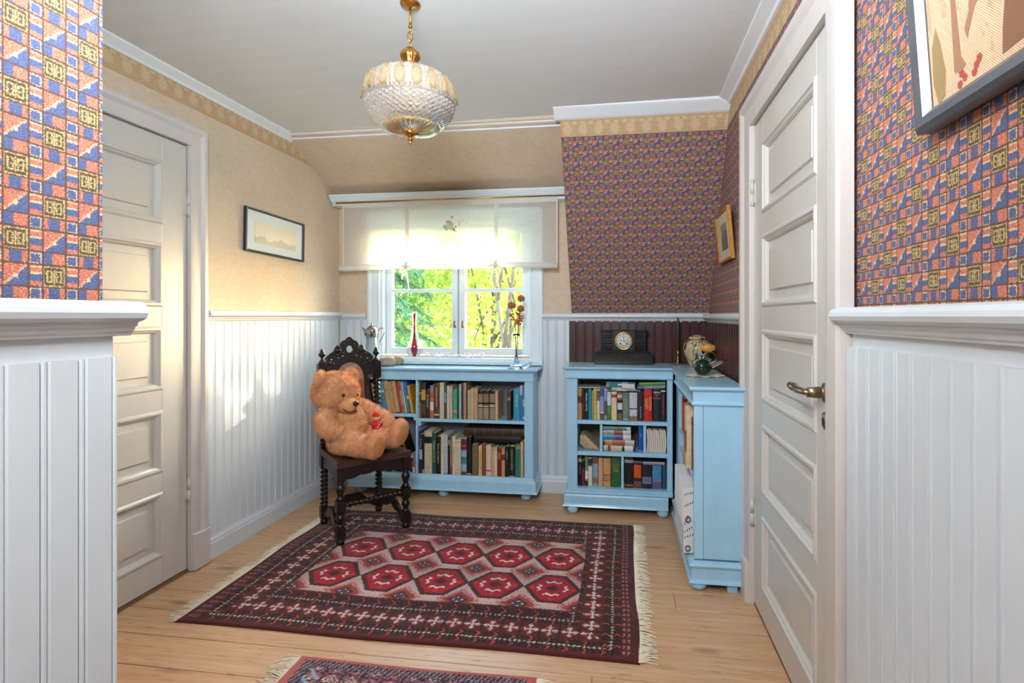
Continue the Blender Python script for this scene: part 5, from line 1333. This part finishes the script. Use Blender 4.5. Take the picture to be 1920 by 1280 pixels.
for k in range(4): disc(fx+.09+.028*math.cos(k*1.3), fz+.012+.014*math.sin(k*1.3), .008, 0 if k % 2 else 2)
m.add([(fx+.066, by-.0042, fz-.01), (fx+.07, by-.0042, fz-.01), (fx+.082, by-.0042, fz+.035), (fx+.078, by-.0042, fz+.035)], [(0, 1, 2, 3)], 1)
m.build('flower_print', PR, blind, OB)
rod = tag(empty('curtain_rod', (-1.155, 3.46, 1.95)), 'thin brass curtain rod under the pelmet', 'curtain rod')
m = MB(); m.tube([(-1.955, 3.436, 1.9605), (PX, 3.436, 1.966)], .0055, 10); m.build('rod', BRASS, rod, (1.155, -3.46, -1.95))
m = MB(); m.ell((-1.962, 3.436, 1.9605), .010, 12, 8); m.build('finial', mat('white_knob', (226, 222, 214), .3), rod, (1.155, -3.46, -1.95))

# ------------------------------------------------------------------ things on the window bookcase and sill
TW = .8462
CLEAR = solid_glass('clear_glass', (246, 252, 252), .01, 1.0); SILVER = mat('silver', (168, 164, 160), .2, 1.0, var=.25, vscale=25); REDG = solid_glass('ruby_glass', (150, 6, 36), .03, .55)
CUT = solid_glass('cut_glass', (236, 246, 248), .05, .9, .5, 140)
jx, jy = mx(697, 3.44), 3.44
jug = tag(empty('claret_jug', (jx, jy, TW)), 'cut glass claret jug with silver lid, spout and handle', 'jug')
m = MB(); m.lathe([(.0, .003), (.052, .003), (.055, .012), (.05, .03), (.042, .1), (.035, .17), (.034, .20), (.031, .20), (.032, .17), (.039, .1), (.047, .03), (.05, .014), (.0, .010)], 40, fn=lambda r, z, a: r*(1+.02*math.cos(20*a+z*120)), caps=False); m.build('glass_body', CUT, jug)
m = MB(); m.lathe([(.033, .193), (.036, .195), (.035, .215), (.04, .235), (.038, .245), (.03, .256), (.016, .268), (.006, .272), (.004, .28), (.006, .284), (.002, .294)], 28); m.build('lid', SILVER, jug)
m = MB(); m.tube([(-.03, -.0, .212), (-.05, -.0, .238), (-.066, 0, .256)], [.02, .011, .004], 10); m.build('spout', SILVER, jug)
m = MB(); m.tube(spl([(.034, 0, .232), (.05, 0, .24), (.062, 0, .254), (.084, 0, .25), (.09, 0, .225), (.078, 0, .195), (.062, 0, .17), (.058, 0, .15), (.064, 0, .146)], 6), .0035, 8); m.build('handle', SILVER, jug)
ROCK = mat('stone_grey', (150, 136, 126), .85, var=.25, vscale=30, bump=.6, bscale=40); ROCK2 = mat('stone_tan', (170, 146, 112), .85, var=.3, vscale=40, bump=.6, bscale=50)
def rock(name, lab, c, r, mt, seed, rz, sharp):
    root = tag(empty(name, c, rz), lab, 'stone'); m = MB()
    m.ell((0, 0, r[2]*.86), r, 22, 14, fn=lambda d: 1+.16*mnoise.noise(d*1.7+Vector((seed, 0, 0)))+sharp*d.x*.15)
    m.v = [(p[0], p[1], max(0, p[2])) for p in m.v]; m.build('rock_body', mt, root); 
    return root
rock('stone', 'grey wedge shaped stone beside the claret jug', (mx(722, 3.40), 3.40, TW), (.066, .04, .032), ROCK, 3, .15, 1.0)
rock('stone', 'smaller tan stone behind the grey one', (mx(747, 3.495), 3.495, TW), (.038, .026, .032), ROCK2, 8, .5, -.6)

# glass goose with ruby core on the sill
SZ = .8985; gx = mx(777, 3.55)
goose = tag(empty('glass_goose', (gx, 3.55, SZ)), 'clear glass long-necked goose with ruby drop inside, on sill', 'figurine')
body = [(.0, .003), (.03, .004), (.046, .02), (.05, .05), (.043, .09), (.03, .13), (.019, .17), (.0135, .21), (.0125, .26), (.016, .285), (.017, .30), (.012, .315), (.001, .322)]
m = MB(); m.lathe(body, 28); m.build('body', CLEAR, goose)
m = MB(); m.lathe([(.001, .012), (.009, .022), (.0165, .046), (.0165, .062), (.012, .095), (.0065, .13), (.0045, .17), (.0045, .23), (.006, .27), (.0075, .29), (.004, .304), (.0005, .308)], 18); m.build('core', REDG, goose)
m = MB(); m.tube([(-.012, -.006, .298), (-.03, -.012, .296), (-.045, -.016, .292)], [.009, .007, .003], 10); m.build('beak', CLEAR, goose)
m = MB(); m.ell((.004, -.017, .303), .004, 8, 6); m.build('eye', CLEAR, goose)
m = MB(); m.tube(spl([(.03, 0, .06), (.055, 0, .085), (.06, 0, .105), (.05, 0, .115)], 4), [.02]*5+[.014]*4+[.008]*4, 10); m.build('tail', CLEAR, goose)
bead = tag(empty('bead_string', (mx(840, 3.545), 3.545, SZ)), 'string of clear glass beads lying along the window sill', 'ornament')
BEADG = solid_glass('bead_glass', (250, 252, 252), .05, .7)
n = 13
for k in range(n):
    x = mx(800, 3.545)-mx(840, 3.545)+k*(mx(905, 3.545)-mx(800, 3.545))/(n-1); m = MB(); r = (.016, .012, .0145)[k % 3]; m.ell((x, .012*math.sin(k*1.9), r+.0005), r, 14, 10); m.build('bead', BEADG, bead)
m = MB(); m.tube([(mx(800, 3.545)-mx(840, 3.545)+k*(mx(905, 3.545)-mx(800, 3.545))/(n-1), .012*math.sin(k*1.9), .013) for k in range(n)], .0015, 6); m.build('wire', CLEAR, bead)

# dried roses in a glass stem vase
vx, vy = mx(968, 3.36), 3.36
vase = tag(empty('stem_vase', (vx, vy, TW)), 'slender clear glass vase on leaf shaped foot, on bookcase top', 'vase')
m = MB(); m.lathe([(.0, .002), (.05, .002), (.055, .006), (.045, .014), (.03, .026), (.017, .042), (.011, .055), (.011, .10), (.014, .16), (.019, .205), (.026, .222), (.024, .222), (.017, .205), (.012, .16), (.0085, .10), (.008, .06), (.0, .055)], 28, caps=False); m.build('body', CLEAR, vase)
m = MB(); m.tube([(.03, -.02, .006), (.06, -.03, .018), (.09, -.03, .034), (.105, -.03, .042)], [.012, .016, .013, .004], 10); m.build('leaf', CLEAR, vase)
STEM = mat('dry_stem', (74, 46, 28), .8); ROSE = mat('dried_rose', (170, 98, 70), .8, var=.3, vscale=90); LEAFD = mat('dried_leaf', (190, 110, 40), .8, var=.3, vscale=60)
def rose(lab, pts, rr, leaves, seed):
    root = tag(empty('dried_rose', (vx, vy, TW)), lab, 'dried flower', 'dried roses in the glass vase')
    P = spl(pts, 5); m = MB(); m.tube(P, .0022, 6); m.build('stem', STEM, root)
    r_ = random.Random(seed); tip = Vector(pts[-1]); m = MB()
    m.ell(tip, (rr*.72, rr*.72, rr*.78), 12, 8)
    for k in range(9):
        a = k*2.4; q = rr*(.45+.05*k); T = Matrix.Translation(tip+Vector((q*math.cos(a)*.8, q*math.sin(a)*.8, -.02*rr*k))) @ Matrix.Rotation(a, 4, 'Z') @ Matrix.Rotation(.15, 4, 'Y')
        m.ell((0, 0, 0), (rr*.2, rr*.52, rr*.6), 8, 6, M=T)
    m.build('bloom', ROSE, root)
    for k in range(leaves):
        i = int(len(P)*(.58+.24*k/leaves)); a = r_.uniform(0, 6.28); T = Matrix.Translation(P[i]+Vector((.016*math.cos(a), .010*math.sin(a), r_.uniform(-.01, .015)))) @ Matrix.Rotation(a, 4, 'Z') @ Matrix.Rotation(r_.uniform(-.9, .6), 4, 'Y')
        m = MB(); m.ell((0, 0, 0), (.022, .015, .005), 10, 6, M=T, fn=lambda d: 1+.2*math.sin(d.x*6)); m.build('leaf', LEAFD, root)
rose('tallest dried rose in the glass vase', [(0, 0, .062), (.004, 0, .15), (.012, 0, .25), (.022, 0, .36), (.03, 0, .45)], .028, 5, 1)
rose('dried rose leaning over the window glass, in the vase', [(-.003, .002, .065), (-.004, .003, .15), (-.006, .004, .25), (-.018, .004, .33), (-.034, .004, .405)], .030, 5, 2)
rose('low dried rose beside the window casing, in the vase', [(.003, -.003, .068), (.006, -.004, .15), (.013, -.004, .25), (.022, -.006, .32), (.028, -.006, .385)], .027, 5, 3)

# ------------------------------------------------------------------ things on the corner bookcase
TA = .8786
MARB = mat('black_marble', (16, 16, 17), .22, var=.3, vscale=30, spec=.35); MARB2 = mat('grey_veined_marble', (36, 36, 33), .22, var=.4, vscale=45, spec=.35)
ck = tag(empty('mantel_clock', (.008, 3.445, TA)), 'black marble mantel clock with white enamel dial', 'clock')
m = MB(); m.box(-.182, -.062, 0, .182, .05, .068); m.build('plinth', MARB2, ck, bevel=.002)
m = MB(); m.prism([(-.178, .068), (.178, .068), (.148, .084), (-.148, .084)], -.058, .048, 'y'); m.build('step', MARB, ck)
m = MB(); m.box(-.14, -.035, .084, .14, .045, .205); m.build('case', MARB, ck, bevel=.002)
for s in (-1, 1):
    m = MB()
    for z0, z1, w in ((.094, .106, .118), (.110, .120, .126), (.130, .158, .120), (.168, .177, .126), (.181, .194, .118)): m.box(s*.07, -.052, z0, s*w, -.034, z1)
    m.build('pilaster', MARB, ck, bevel=.002)
m = MB(); m.box(-.072, -.06, .082, .072, .03, .213); m.build('dial_block', MARB2, ck, bevel=.003)
m = MB(); m.box(-.152, -.056, .205, -.073, .048, .216); m.box(.073, -.056, .205, .152, .048, .216); m.box(-.073, -.03, .205, .073, .048, .216); m.build('cornice', MARB, ck, bevel=.002)
RX = Matrix.Translation((0, -.0602, .147)) @ Matrix.Rotation(PI/2, 4, 'X')
m = MB(); m.lathe([(.047, .0), (.057, .0), (.058, .005), (.054, .009), (.049, .009), (.047, .004), (.047, .0)], 40, M=RX, caps=False); m.build('bezel', BRASS, ck)
m = MB(); m.lathe([(.0, .001), (.0485, .001), (.0485, .003), (.0, .0032)], 40, M=RX, caps=False); dial = m.build('dial', mat('enamel', (226, 224, 220), .3), ck)
BLK = mat('clock_black', (24, 22, 22), .5)
for k, s in enumerate(('XII', 'I', 'II', 'III', 'IIII', 'V', 'VI', 'VII', 'VIII', 'IX', 'X', 'XI')):
    a = PI/2-2*PI*k/12; me = text_mesh(s, .0115, BLK, .0002); link('numeral', me, dial, (.040*math.cos(a), -.0640, .147+.040*math.sin(a)), (PI/2, -(a-PI/2), 0))
m = MB(); torus(m, (0, 0, 0), .029, .0011, RX @ Matrix.Translation((0, 0, .0034)), n=40, k=6); m.build('dial_ring', BLK, dial)
m = MB()
for a, L in ((math.radians(-42), .024), (math.radians(100), .036)): m.tube([(0, -.0655, .147), (L*math.cos(a), -.0655, .147+L*math.sin(a))], .0012, 6)
m.ell((0, -.0655, .147), .004, 10, 6); m.build('hands', BLK, dial)
m = MB(); [m.lathe([(.0045, 0), (.0045, .003), (.002, .004)], 12, M=Matrix.Translation((x, -.0633, .147+z)) @ Matrix.Rotation(PI/2, 4, 'X')) for x, z in ((-.019, -.016), (.019, -.016))]; m.build('winding_arbor', BLK, dial)
m = MB(); [m.lathe([(.006, 0), (.006, .002), (.003, .003)], 12, M=Matrix.Translation((x, -.0633, .147+z)) @ Matrix.Rotation(PI/2, 4, 'X')) for x, z in ((0, .016), (-.016, .004), (.016, .004))]; m.build('escapement', BRASS, dial)
# candle
cs = tag(empty('candlestick', (.348, 3.46, TA)), 'brass saucer candle holder beside the ginger jar', 'candle holder')
m = MB(); m.lathe([(.0, 0), (.034, .0), (.04, .002), (.055, .008), (.056, .010), (.04, .006), (.01, .005), (.006, .008), (.005, .03), (.009, .036), (.006, .044), (.006, .058), (.010, .066), (.0095, .088), (.008, .088), (.008, .068), (.0, .068)], 28, caps=False); m.build('saucer', BRASS, cs)
cd = tag(empty('candle', (.348, 3.46, TA+.0685)), 'tall thin dark green candle in brass holder', 'candle')
m = MB(); m.lathe([(.0075, 0), (.0078, .02), (.0075, .2), (.0055, .218), (.0015, .226)], 16); m.build('wax', mat('green_wax', (30, 52, 42), .3), cd)
m = MB(); m.tube([(0, 0, .224), (.0005, 0, .233)], .0008, 6); m.build('wick', BLK, cd)
# ginger jar
def jar_mat():
    t = NT('crackled_jar'); o = t.coords(); n = t.noise(o, 14, 4, .7); c = t.ramp(n, (.35, rgb((172, 148, 108))), (.65, rgb((206, 184, 142))))
    v = t.noise(t.mapping(o, (1, 1, .5)), 26, 2); c = t.mix((v-.5).abs() < .02, c, rgb((70, 56, 38))); v2 = t.noise(o, 20, 1); c = t.mix(v2 > .66, c, rgb((64, 54, 40))); t.base(c); t.rough(.25); return t.m
JARM = jar_mat()
jr = tag(empty('ginger_jar', (.445, 3.30, TA)), 'cream ginger jar with dark painted branches and lid', 'jar')
m = MB(); m.lathe([(.0, .0), (.042, .0), (.045, .006), (.056, .03), (.072, .065), (.082, .10), (.083, .118), (.074, .142), (.055, .158), (.04, .162), (.038, .168)], 36, caps=False); m.build('body', JARM, jr)
m = MB(); m.lathe([(.05, .166), (.052, .169), (.046, .178), (.03, .186), (.012, .19), (.001, .191)], 32); m.build('lid', JARM, jr)
AMBS = mat('amber_lump', (214, 148, 72), .45, var=.25, vscale=50, bump=.4, bscale=60)
fg = tag(empty('shell_ornament', (.478, 3.135, TA)), 'orange shell mounted on gilt ring with green bead', 'ornament')
m = MB(); m.ell((0, 0, .122), (.036, .020, .024), 22, 14, fn=lambda d: 1+.10*math.cos(d.x*14)+.25*max(0, d.x)); m.build('shell', AMBS, fg)
m = MB(); torus(m, (.012, 0, .058), .04, .003, Matrix.Rotation(PI/2, 4, 'X'), n=28); m.lathe([(.022, 0), (.024, .004), (.012, .008), (.006, .02)], 18, M=Matrix.Translation((.012, 0, 0))); m.build('ring', BRASS, fg)
m = MB(); m.ell((.008, 0, .056), .016, 14, 10); m.tube([(.008, 0, .056), (.008, 0, .096)], .001, 6); m.build('bead', mat('green_stone', (30, 84, 74), .2), fg)
# doily and glass bird
dx_, dy_ = .414, 2.79
dl = tag(empty('doily', (dx_, dy_, TA)), 'small wavy cream doily under the glass bird', 'doily')
m = MB(); n = 48; v = [(0, 0, .0012)]
for ring, rr in ((1, .05), (2, .094)):
    for k in range(n):
        a = 2*PI*k/n; r = rr*(1+(.05*math.cos(12*a) if ring == 2 else 0)); v.append((r*math.cos(a), r*math.sin(a)*.82, .0012+(.0022*(1+math.sin(9*a+1)) if ring == 2 else 0)))
f = [(0, 1+k, 1+(k+1) % n) for k in range(n)]+[(1+k, 1+n+k, 1+n+(k+1) % n, 1+(k+1) % n) for k in range(n)]
b = len(v); v += [(p[0], p[1], p[2]-.0011) for p in v[1+n:]]; f += [(1+n+k, b+k, b+(k+1) % n, 1+n+(k+1) % n) for k in range(n)]
m.add(v, f); m.build('lace', mat('lace', (222, 208, 186), .9, var=.12, vscale=200, bump=.5, bscale=300), dl)
bd = tag(empty('glass_bird', (dx_-.012, dy_, TA+.0025), .15), 'dark green and clear glass bird standing on the doily', 'figurine')
GRN = solid_glass('green_glass', (38, 92, 58), .02, .85)
m = MB(); m.ell((0, 0, .046), (.042, .038, .042), 26, 18, fn=lambda d: 1+.10*max(0, d.x)-.05*max(0, d.z)); m.v = [(p[0], p[1], max(0.0, p[2]-.004)) for p in m.v]; m.build('body', GRN, bd)
m = MB(); m.ell((-.016, 0, .098), (.023, .021, .021), 20, 14); m.tube([(-.012, 0, .082), (-.014, 0, .094)], [.026, .022], 16); m.build('head', CLEAR, bd)
m = MB(); m.tube([(-.034, 0, .098), (-.048, 0, .095)], [.007, .001], 10); m.build('beak', CLEAR, bd)
m = MB(); m.tube([(.03, 0, .045), (.055, 0, .05), (.085, 0, .062), (.115, 0, .076)], [.018, .011, .010, .004], 12); m.build('tail', CLEAR, bd)
for s in (-1, 1):
    m = MB(); m.tube([(.01, s*.03, .052), (.04, s*.036, .064), (.062, s*.03, .082)], [.012, .009, .003], 10); m.build('wing', CLEAR, bd)

# ------------------------------------------------------------------ pictures
def frame_obj(name, lab, w, h, fw, d, fm, loc, rot, backm=None):
    """in its own XZ plane, centred, front toward -y"""
    root = tag(empty(name, loc, rot=rot), lab, 'picture'); m = MB()
    rings = [(0, 0), (0, -d*.8), (fw*.25, -d), (fw*.7, -d*.85), (fw, -d*.5), (fw, 0)]
    v = []
    for i, y in rings: v += [(-w/2+i, y, -h/2+i), (w/2-i, y, -h/2+i), (w/2-i, y, h/2-i), (-w/2+i, y, h/2-i)]
    n = len(rings); f = [(4*i+k, 4*i+(k+1) % 4, 4*((i+1) % n)+(k+1) % 4, 4*((i+1) % n)+k) for i in range(n) for k in range(4)]
    m.add(v, f); m.build('frame', fm, root); return root
BLKF = mat('black_frame', (46, 44, 46), .35); GOLDF = mat('gilt_frame', (206, 146, 62), .35, .6, var=.2, vscale=60)
SILF = mat('silver_frame', (128, 130, 138), .35, .8, var=.1, vscale=20)
pc = frame_obj('framed_print', 'wide framed landscape drawing with white mat on beige wall', .52, .238, .012, .022, BLKF, (WL+.001, 2.845, 1.646), (0, math.radians(1.2), PI/2))
MB().box(-.25, -.010, -.109, .25, -.002, .109).build('mat_board', mat('mat_board', (222, 228, 226), .7), pc)
def drawing(name, base, ink, horizon):
    t = NT(name); x, y, z = t.xyz(); n = t.noise(t.comb(x, z, 0.0), 14, 5, .65); n2 = t.noise(t.comb(x*3.0, z*18.0, 0.0), 9, 4, .7)
    c = t.ramp(n, (.3, tuple(v*.9 for v in rgb(base)[:3])+(1,)), (.7, rgb(base)))
    hl = t.noise(t.comb(x, 0.0, 3.0), 11, 3)*.10-.05+horizon
    land = z < hl; c = t.mix(land*(n2*.8+.1), c, rgb(ink)); t.base(c); t.rough(.4); return t.m
MB().box(-.185, -.0112, -.066, .185, -.0102, .056).build('drawing', drawing('pale_drawing', (218, 210, 188), (110, 116, 112), -.03), pc)
pg = frame_obj('framed_print', 'small gilt framed dark engraving on patterned wall', .33, .262, .016, .018, GOLDF, (WR-.020, 2.865, 1.596), (math.radians(5), 0, -PI/2))
MB().box(-.15, -.008, -.116, .15, -.002, .116).build('mat_board', mat('old_mat', (196, 184, 158), .8, var=.1), pg)
MB().box(-.07, -.0092, -.07, .08, -.0082, .065).build('engraving', drawing('engraving', (150, 140, 122), (40, 38, 36), .02), pg)
m = MB(); m.box(-.166, -.001, -.131, .166, .003, .131); m.build('backing', mat('frame_back', (140, 96, 50), .7), pg)
# tapestry picture near the camera
tp = frame_obj('framed_tapestry', 'large silver framed cream tapestry with tree and brown figure', .62, .66, .034, .03, SILF, (WR-.034, .715, 1.83), (math.radians(4), 0, -PI/2))
def tapestry():
    t = NT('tapestry_cloth'); x, y, z = t.xyz(); w = t.math('SINE', (x+z)*1500.0)*.5+.5; n = t.noise(t.comb(x, z, 0.0), 9, 4, .7)
    c = t.mix(n, rgb((208, 172, 136)), rgb((226, 196, 160))); c = t.mix(w*.25, c, rgb((196, 150, 116)))
    s = t.noise(t.comb(x*14.0, z*6.0, 0.0), 3, 4, .7); c = t.mix((s > .58)*.45, c, rgb((176, 138, 98))); t.base(c); t.rough(.9); t.bump(w, .3, .002); return t.m
MB().box(-.28, -.012, -.30, .28, -.003, .30).build('cloth', tapestry(), tp)
def weave(name, c):
    t = NT(name); x, y, z = t.xyz(); w = t.math('SINE', (x+z)*1500.0)*.5+.5; t.base(t.mix(w*.5, rgb(c), tuple(v*.7 for v in rgb(c)[:3])+(1,))); t.rough(.9); return t.m
TRK = weave('tapestry_brown', (166, 120, 92)); DRS = weave('tapestry_dress', (138, 98, 70)); FLW = weave('tapestry_red', (186, 84, 78)); OLV = weave('tapestry_olive', (160, 132, 88))
def shape(name, pts, mt, y=-.0128):
    me = MB(); me.prism(pts, y, y+.0012, 'y'); me.build(name, mt, tp)
shape('tree', [(-.214, -.262), (-.20, -.27), (-.186, -.262), (-.196, -.245), (-.2, -.15), (-.195, .25), (-.212, .25), (-.211, -.15)], TRK)
shape('tree', [(-.168, -.16), (-.16, -.12), (-.162, .25), (-.15, .25), (-.148, -.14), (-.14, -.175), (-.158, -.19), (-.178, -.225), (-.183, -.21), (-.17, -.19)], TRK)
shape('bush', [(-.268, -.20), (-.255, -.17), (-.245, -.2), (-.236, -.25), (-.242, -.288), (-.26, -.296), (-.27, -.26)], OLV)
shape('dress', [(-.108, -.285), (-.07, -.282), (.05, -.30), (.14, -.26), (.12, -.05), (.08, .14), (.0, .14), (-.05, .0), (-.082, -.15), (-.104, -.25)], DRS)
m = MB()
for (cx_, cz_) in ((-.197, -.272), (-.190, -.281), (-.203, -.287), (-.162, -.274), (-.155, -.267), (-.168, -.283), (-.06, -.29), (-.04, -.286), (.02, -.29)):
    for k in range(5): a = 2*PI*k/5; m.prism([(cx_+.0035*math.cos(a)+.003*math.cos(b), cz_+.0035*math.sin(a)+.003*math.sin(b)) for b in [2*PI*j/6 for j in range(6)]], -.013, -.0122, 'y')
o = m.build('flowers', FLW, tp); o['kind'] = 'stuff'

# ------------------------------------------------------------------ outside: ground and trees
gm = mat('grass', (96, 120, 52), .9, var=.3, vscale=2)
struct(MB().box(-40, 3.9, -3.4, 40, 60, -3.2).build('ground', gm), 'grass outside the house')
def leaf_mat(name, c1, c2, tl=.6):
    t = NT(name); d = t.new('ShaderNodeBsdfDiffuse'); l = t.new('ShaderNodeBsdfTranslucent'); mxs = t.new('ShaderNodeMixShader'); n = t.noise(t.coords(), 3.5, 3, .7); c = t.ramp(n, (.35, rgb(c1)), (.65, rgb(c2)))
    t.l.new(c, d.inputs[0]); t.l.new(c, l.inputs[0]); mxs.inputs[0].default_value = tl; t.l.new(d.outputs[0], mxs.inputs[1]); t.l.new(l.outputs[0], mxs.inputs[2]); t.l.new(mxs.outputs[0], t.out.inputs[0]); return t.m
LY_ = leaf_mat('leaf_yellow_green', (184, 190, 92), (140, 162, 76)); LG = leaf_mat('leaf_green', (112, 150, 84), (150, 176, 96)); LS = leaf_mat('spruce_green', (78, 116, 86), (112, 148, 102), .35)
BARK = mat('bark', (104, 92, 80), .9, var=.3, vscale=8, bump=.5, bscale=15)
def tree(lab, x, y, top, crown_c, crown_r, nleaf, size, mt, seed, nclump=40, trunk=.11):
    r = np.random.default_rng(seed); root = tag(empty('broadleaf_tree', (x, y, -3.2)), lab, 'tree', 'trees outside the window')
    m = MB(); pts = spl([(0, 0, 0), (.1*r.normal(), .1*r.normal(), (top+3.2)*.4), (.2*r.normal(), .2*r.normal(), (top+3.2)*.95)], 6); m.tube(pts, [trunk*(1-.7*i/(len(pts)-1)) for i in range(len(pts))], 10)
    cc = np.array(crown_c)-np.array([x, y, -3.2])
    cl = r.normal(0, 1, (nclump, 3)); cl /= np.linalg.norm(cl, axis=1)[:, None]; cl = cl*(r.random((nclump, 1))**.4)*np.array(crown_r)+cc
    for c in cl[:12]:
        a = pts[int(r.integers(6, len(pts)))]; m.tube([tuple(a), tuple((np.array(a)+c)/2+np.array([0, 0, .15])), tuple(c)], [.035, .022, .008], 6)
    m.build('trunk', BARK, root)
    P = cl[r.integers(0, nclump, nleaf)]+r.normal(0, 1, (nleaf, 3))*np.array(crown_r)*.17
    d = r.normal(0, 1, (nleaf, 3)); d[:, 2] -= .4; d /= np.linalg.norm(d, axis=1)[:, None]; s = np.cross(d, r.normal(0, 1, (nleaf, 3))); s /= np.linalg.norm(s, axis=1)[:, None]
    L = size*r.uniform(.6, 1.2, (nleaf, 1)); W = L*.34; up = np.cross(d, s)*L*.08
    V = np.stack([P, P+d*L*.5-s*W+up, P+d*L, P+d*L*.5+s*W+up], 1).reshape(-1, 3); F = np.arange(nleaf*4).reshape(-1, 4)
    me = bpy.data.meshes.new('leaves'); me.from_pydata(V.tolist(), [], F.tolist()); me.materials.append(mt); o = link('leaves', me, root); o['kind'] = 'stuff'
    return root
tree('bright yellow-green maple filling the right window sash', -2.6, 10.2, 3.4, (-2.5, 10.2, 1.6), (1.5, 1.3, 2.6), 5200, .15, LY_, 11, 46)
tree('sunlit green tree behind the centre of the window', -4.6, 11.5, 3.6, (-4.6, 11.5, 1.2), (1.7, 1.4, 2.6), 5200, .15, LG, 12, 46)
tree('distant yellow tree between the nearer trunks', -4.2, 15.5, 4.5, (-4.2, 15.5, 1.6), (4.2, 1.4, 3.2), 7000, .2, LY_, 13, 90)
tree('slender tree with grey trunk by the right sash', -1.75, 8.2, 3.4, (-1.7, 8.3, 2.3), (.8, .8, 1.4), 1500, .12, LY_, 14, 20, .045)
tree('unseen airy tree added outside to dapple the light through the window', 2.6, 9.6, 4.4, (2.6, 9.6, 3.25), (1.7, 1.0, 1.35), 4600, .17, LG, 15, 44)  # out of view, added across the sun's path to break up the sunlight
# spruce on the left
r = np.random.default_rng(21); sx_, sy_ = -4.05, 8.2
sp = tag(empty('spruce_tree', (sx_, sy_, -3.2)), 'dark spruce with drooping branches outside the left sash', 'tree', 'trees outside the window')
m = MB(); m.tube([(0, 0, 0), (0, 0, 8.6)], [.14, .02], 10); V = []; 
for k in range(120):
    z = .8+7.6*(k/120)**.9; a = k*2.399; L = 1.75*(1-z/9.2)+.2; n = 46
    tip = np.array([L*math.cos(a), L*math.sin(a), z-.35*L]); base = np.array([0, 0, z])
    m.tube([tuple(base), tuple(base*.5+tip*.5+np.array([0, 0, .10*L])), tuple(tip)], [.02, .012, .004], 5)
    for q in range(n):
        t = .15+.85*q/n; p = base*(1-t)**2+2*t*(1-t)*(base*.5+tip*.5+np.array([0, 0, .2*L]))+tip*t*t
        for h in range(2):
            d = r.normal(0, .5, 3)+np.array([.5*math.cos(a), .5*math.sin(a), -.75]); d /= np.linalg.norm(d); s = np.cross(d, r.normal(0, 1, 3)); s /= np.linalg.norm(s); l = .20*r.uniform(.6, 1.3)
            V += [p-s*.014, p+s*.014, p+d*l+s*.006, p+d*l-s*.006]
m.build('trunk', BARK, sp)
V = np.array(V); me = bpy.data.meshes.new('needles'); me.from_pydata(V.tolist(), [], np.arange(len(V)).reshape(-1, 4).tolist()); me.materials.append(LS); o = link('needles', me, sp); o['kind'] = 'stuff'
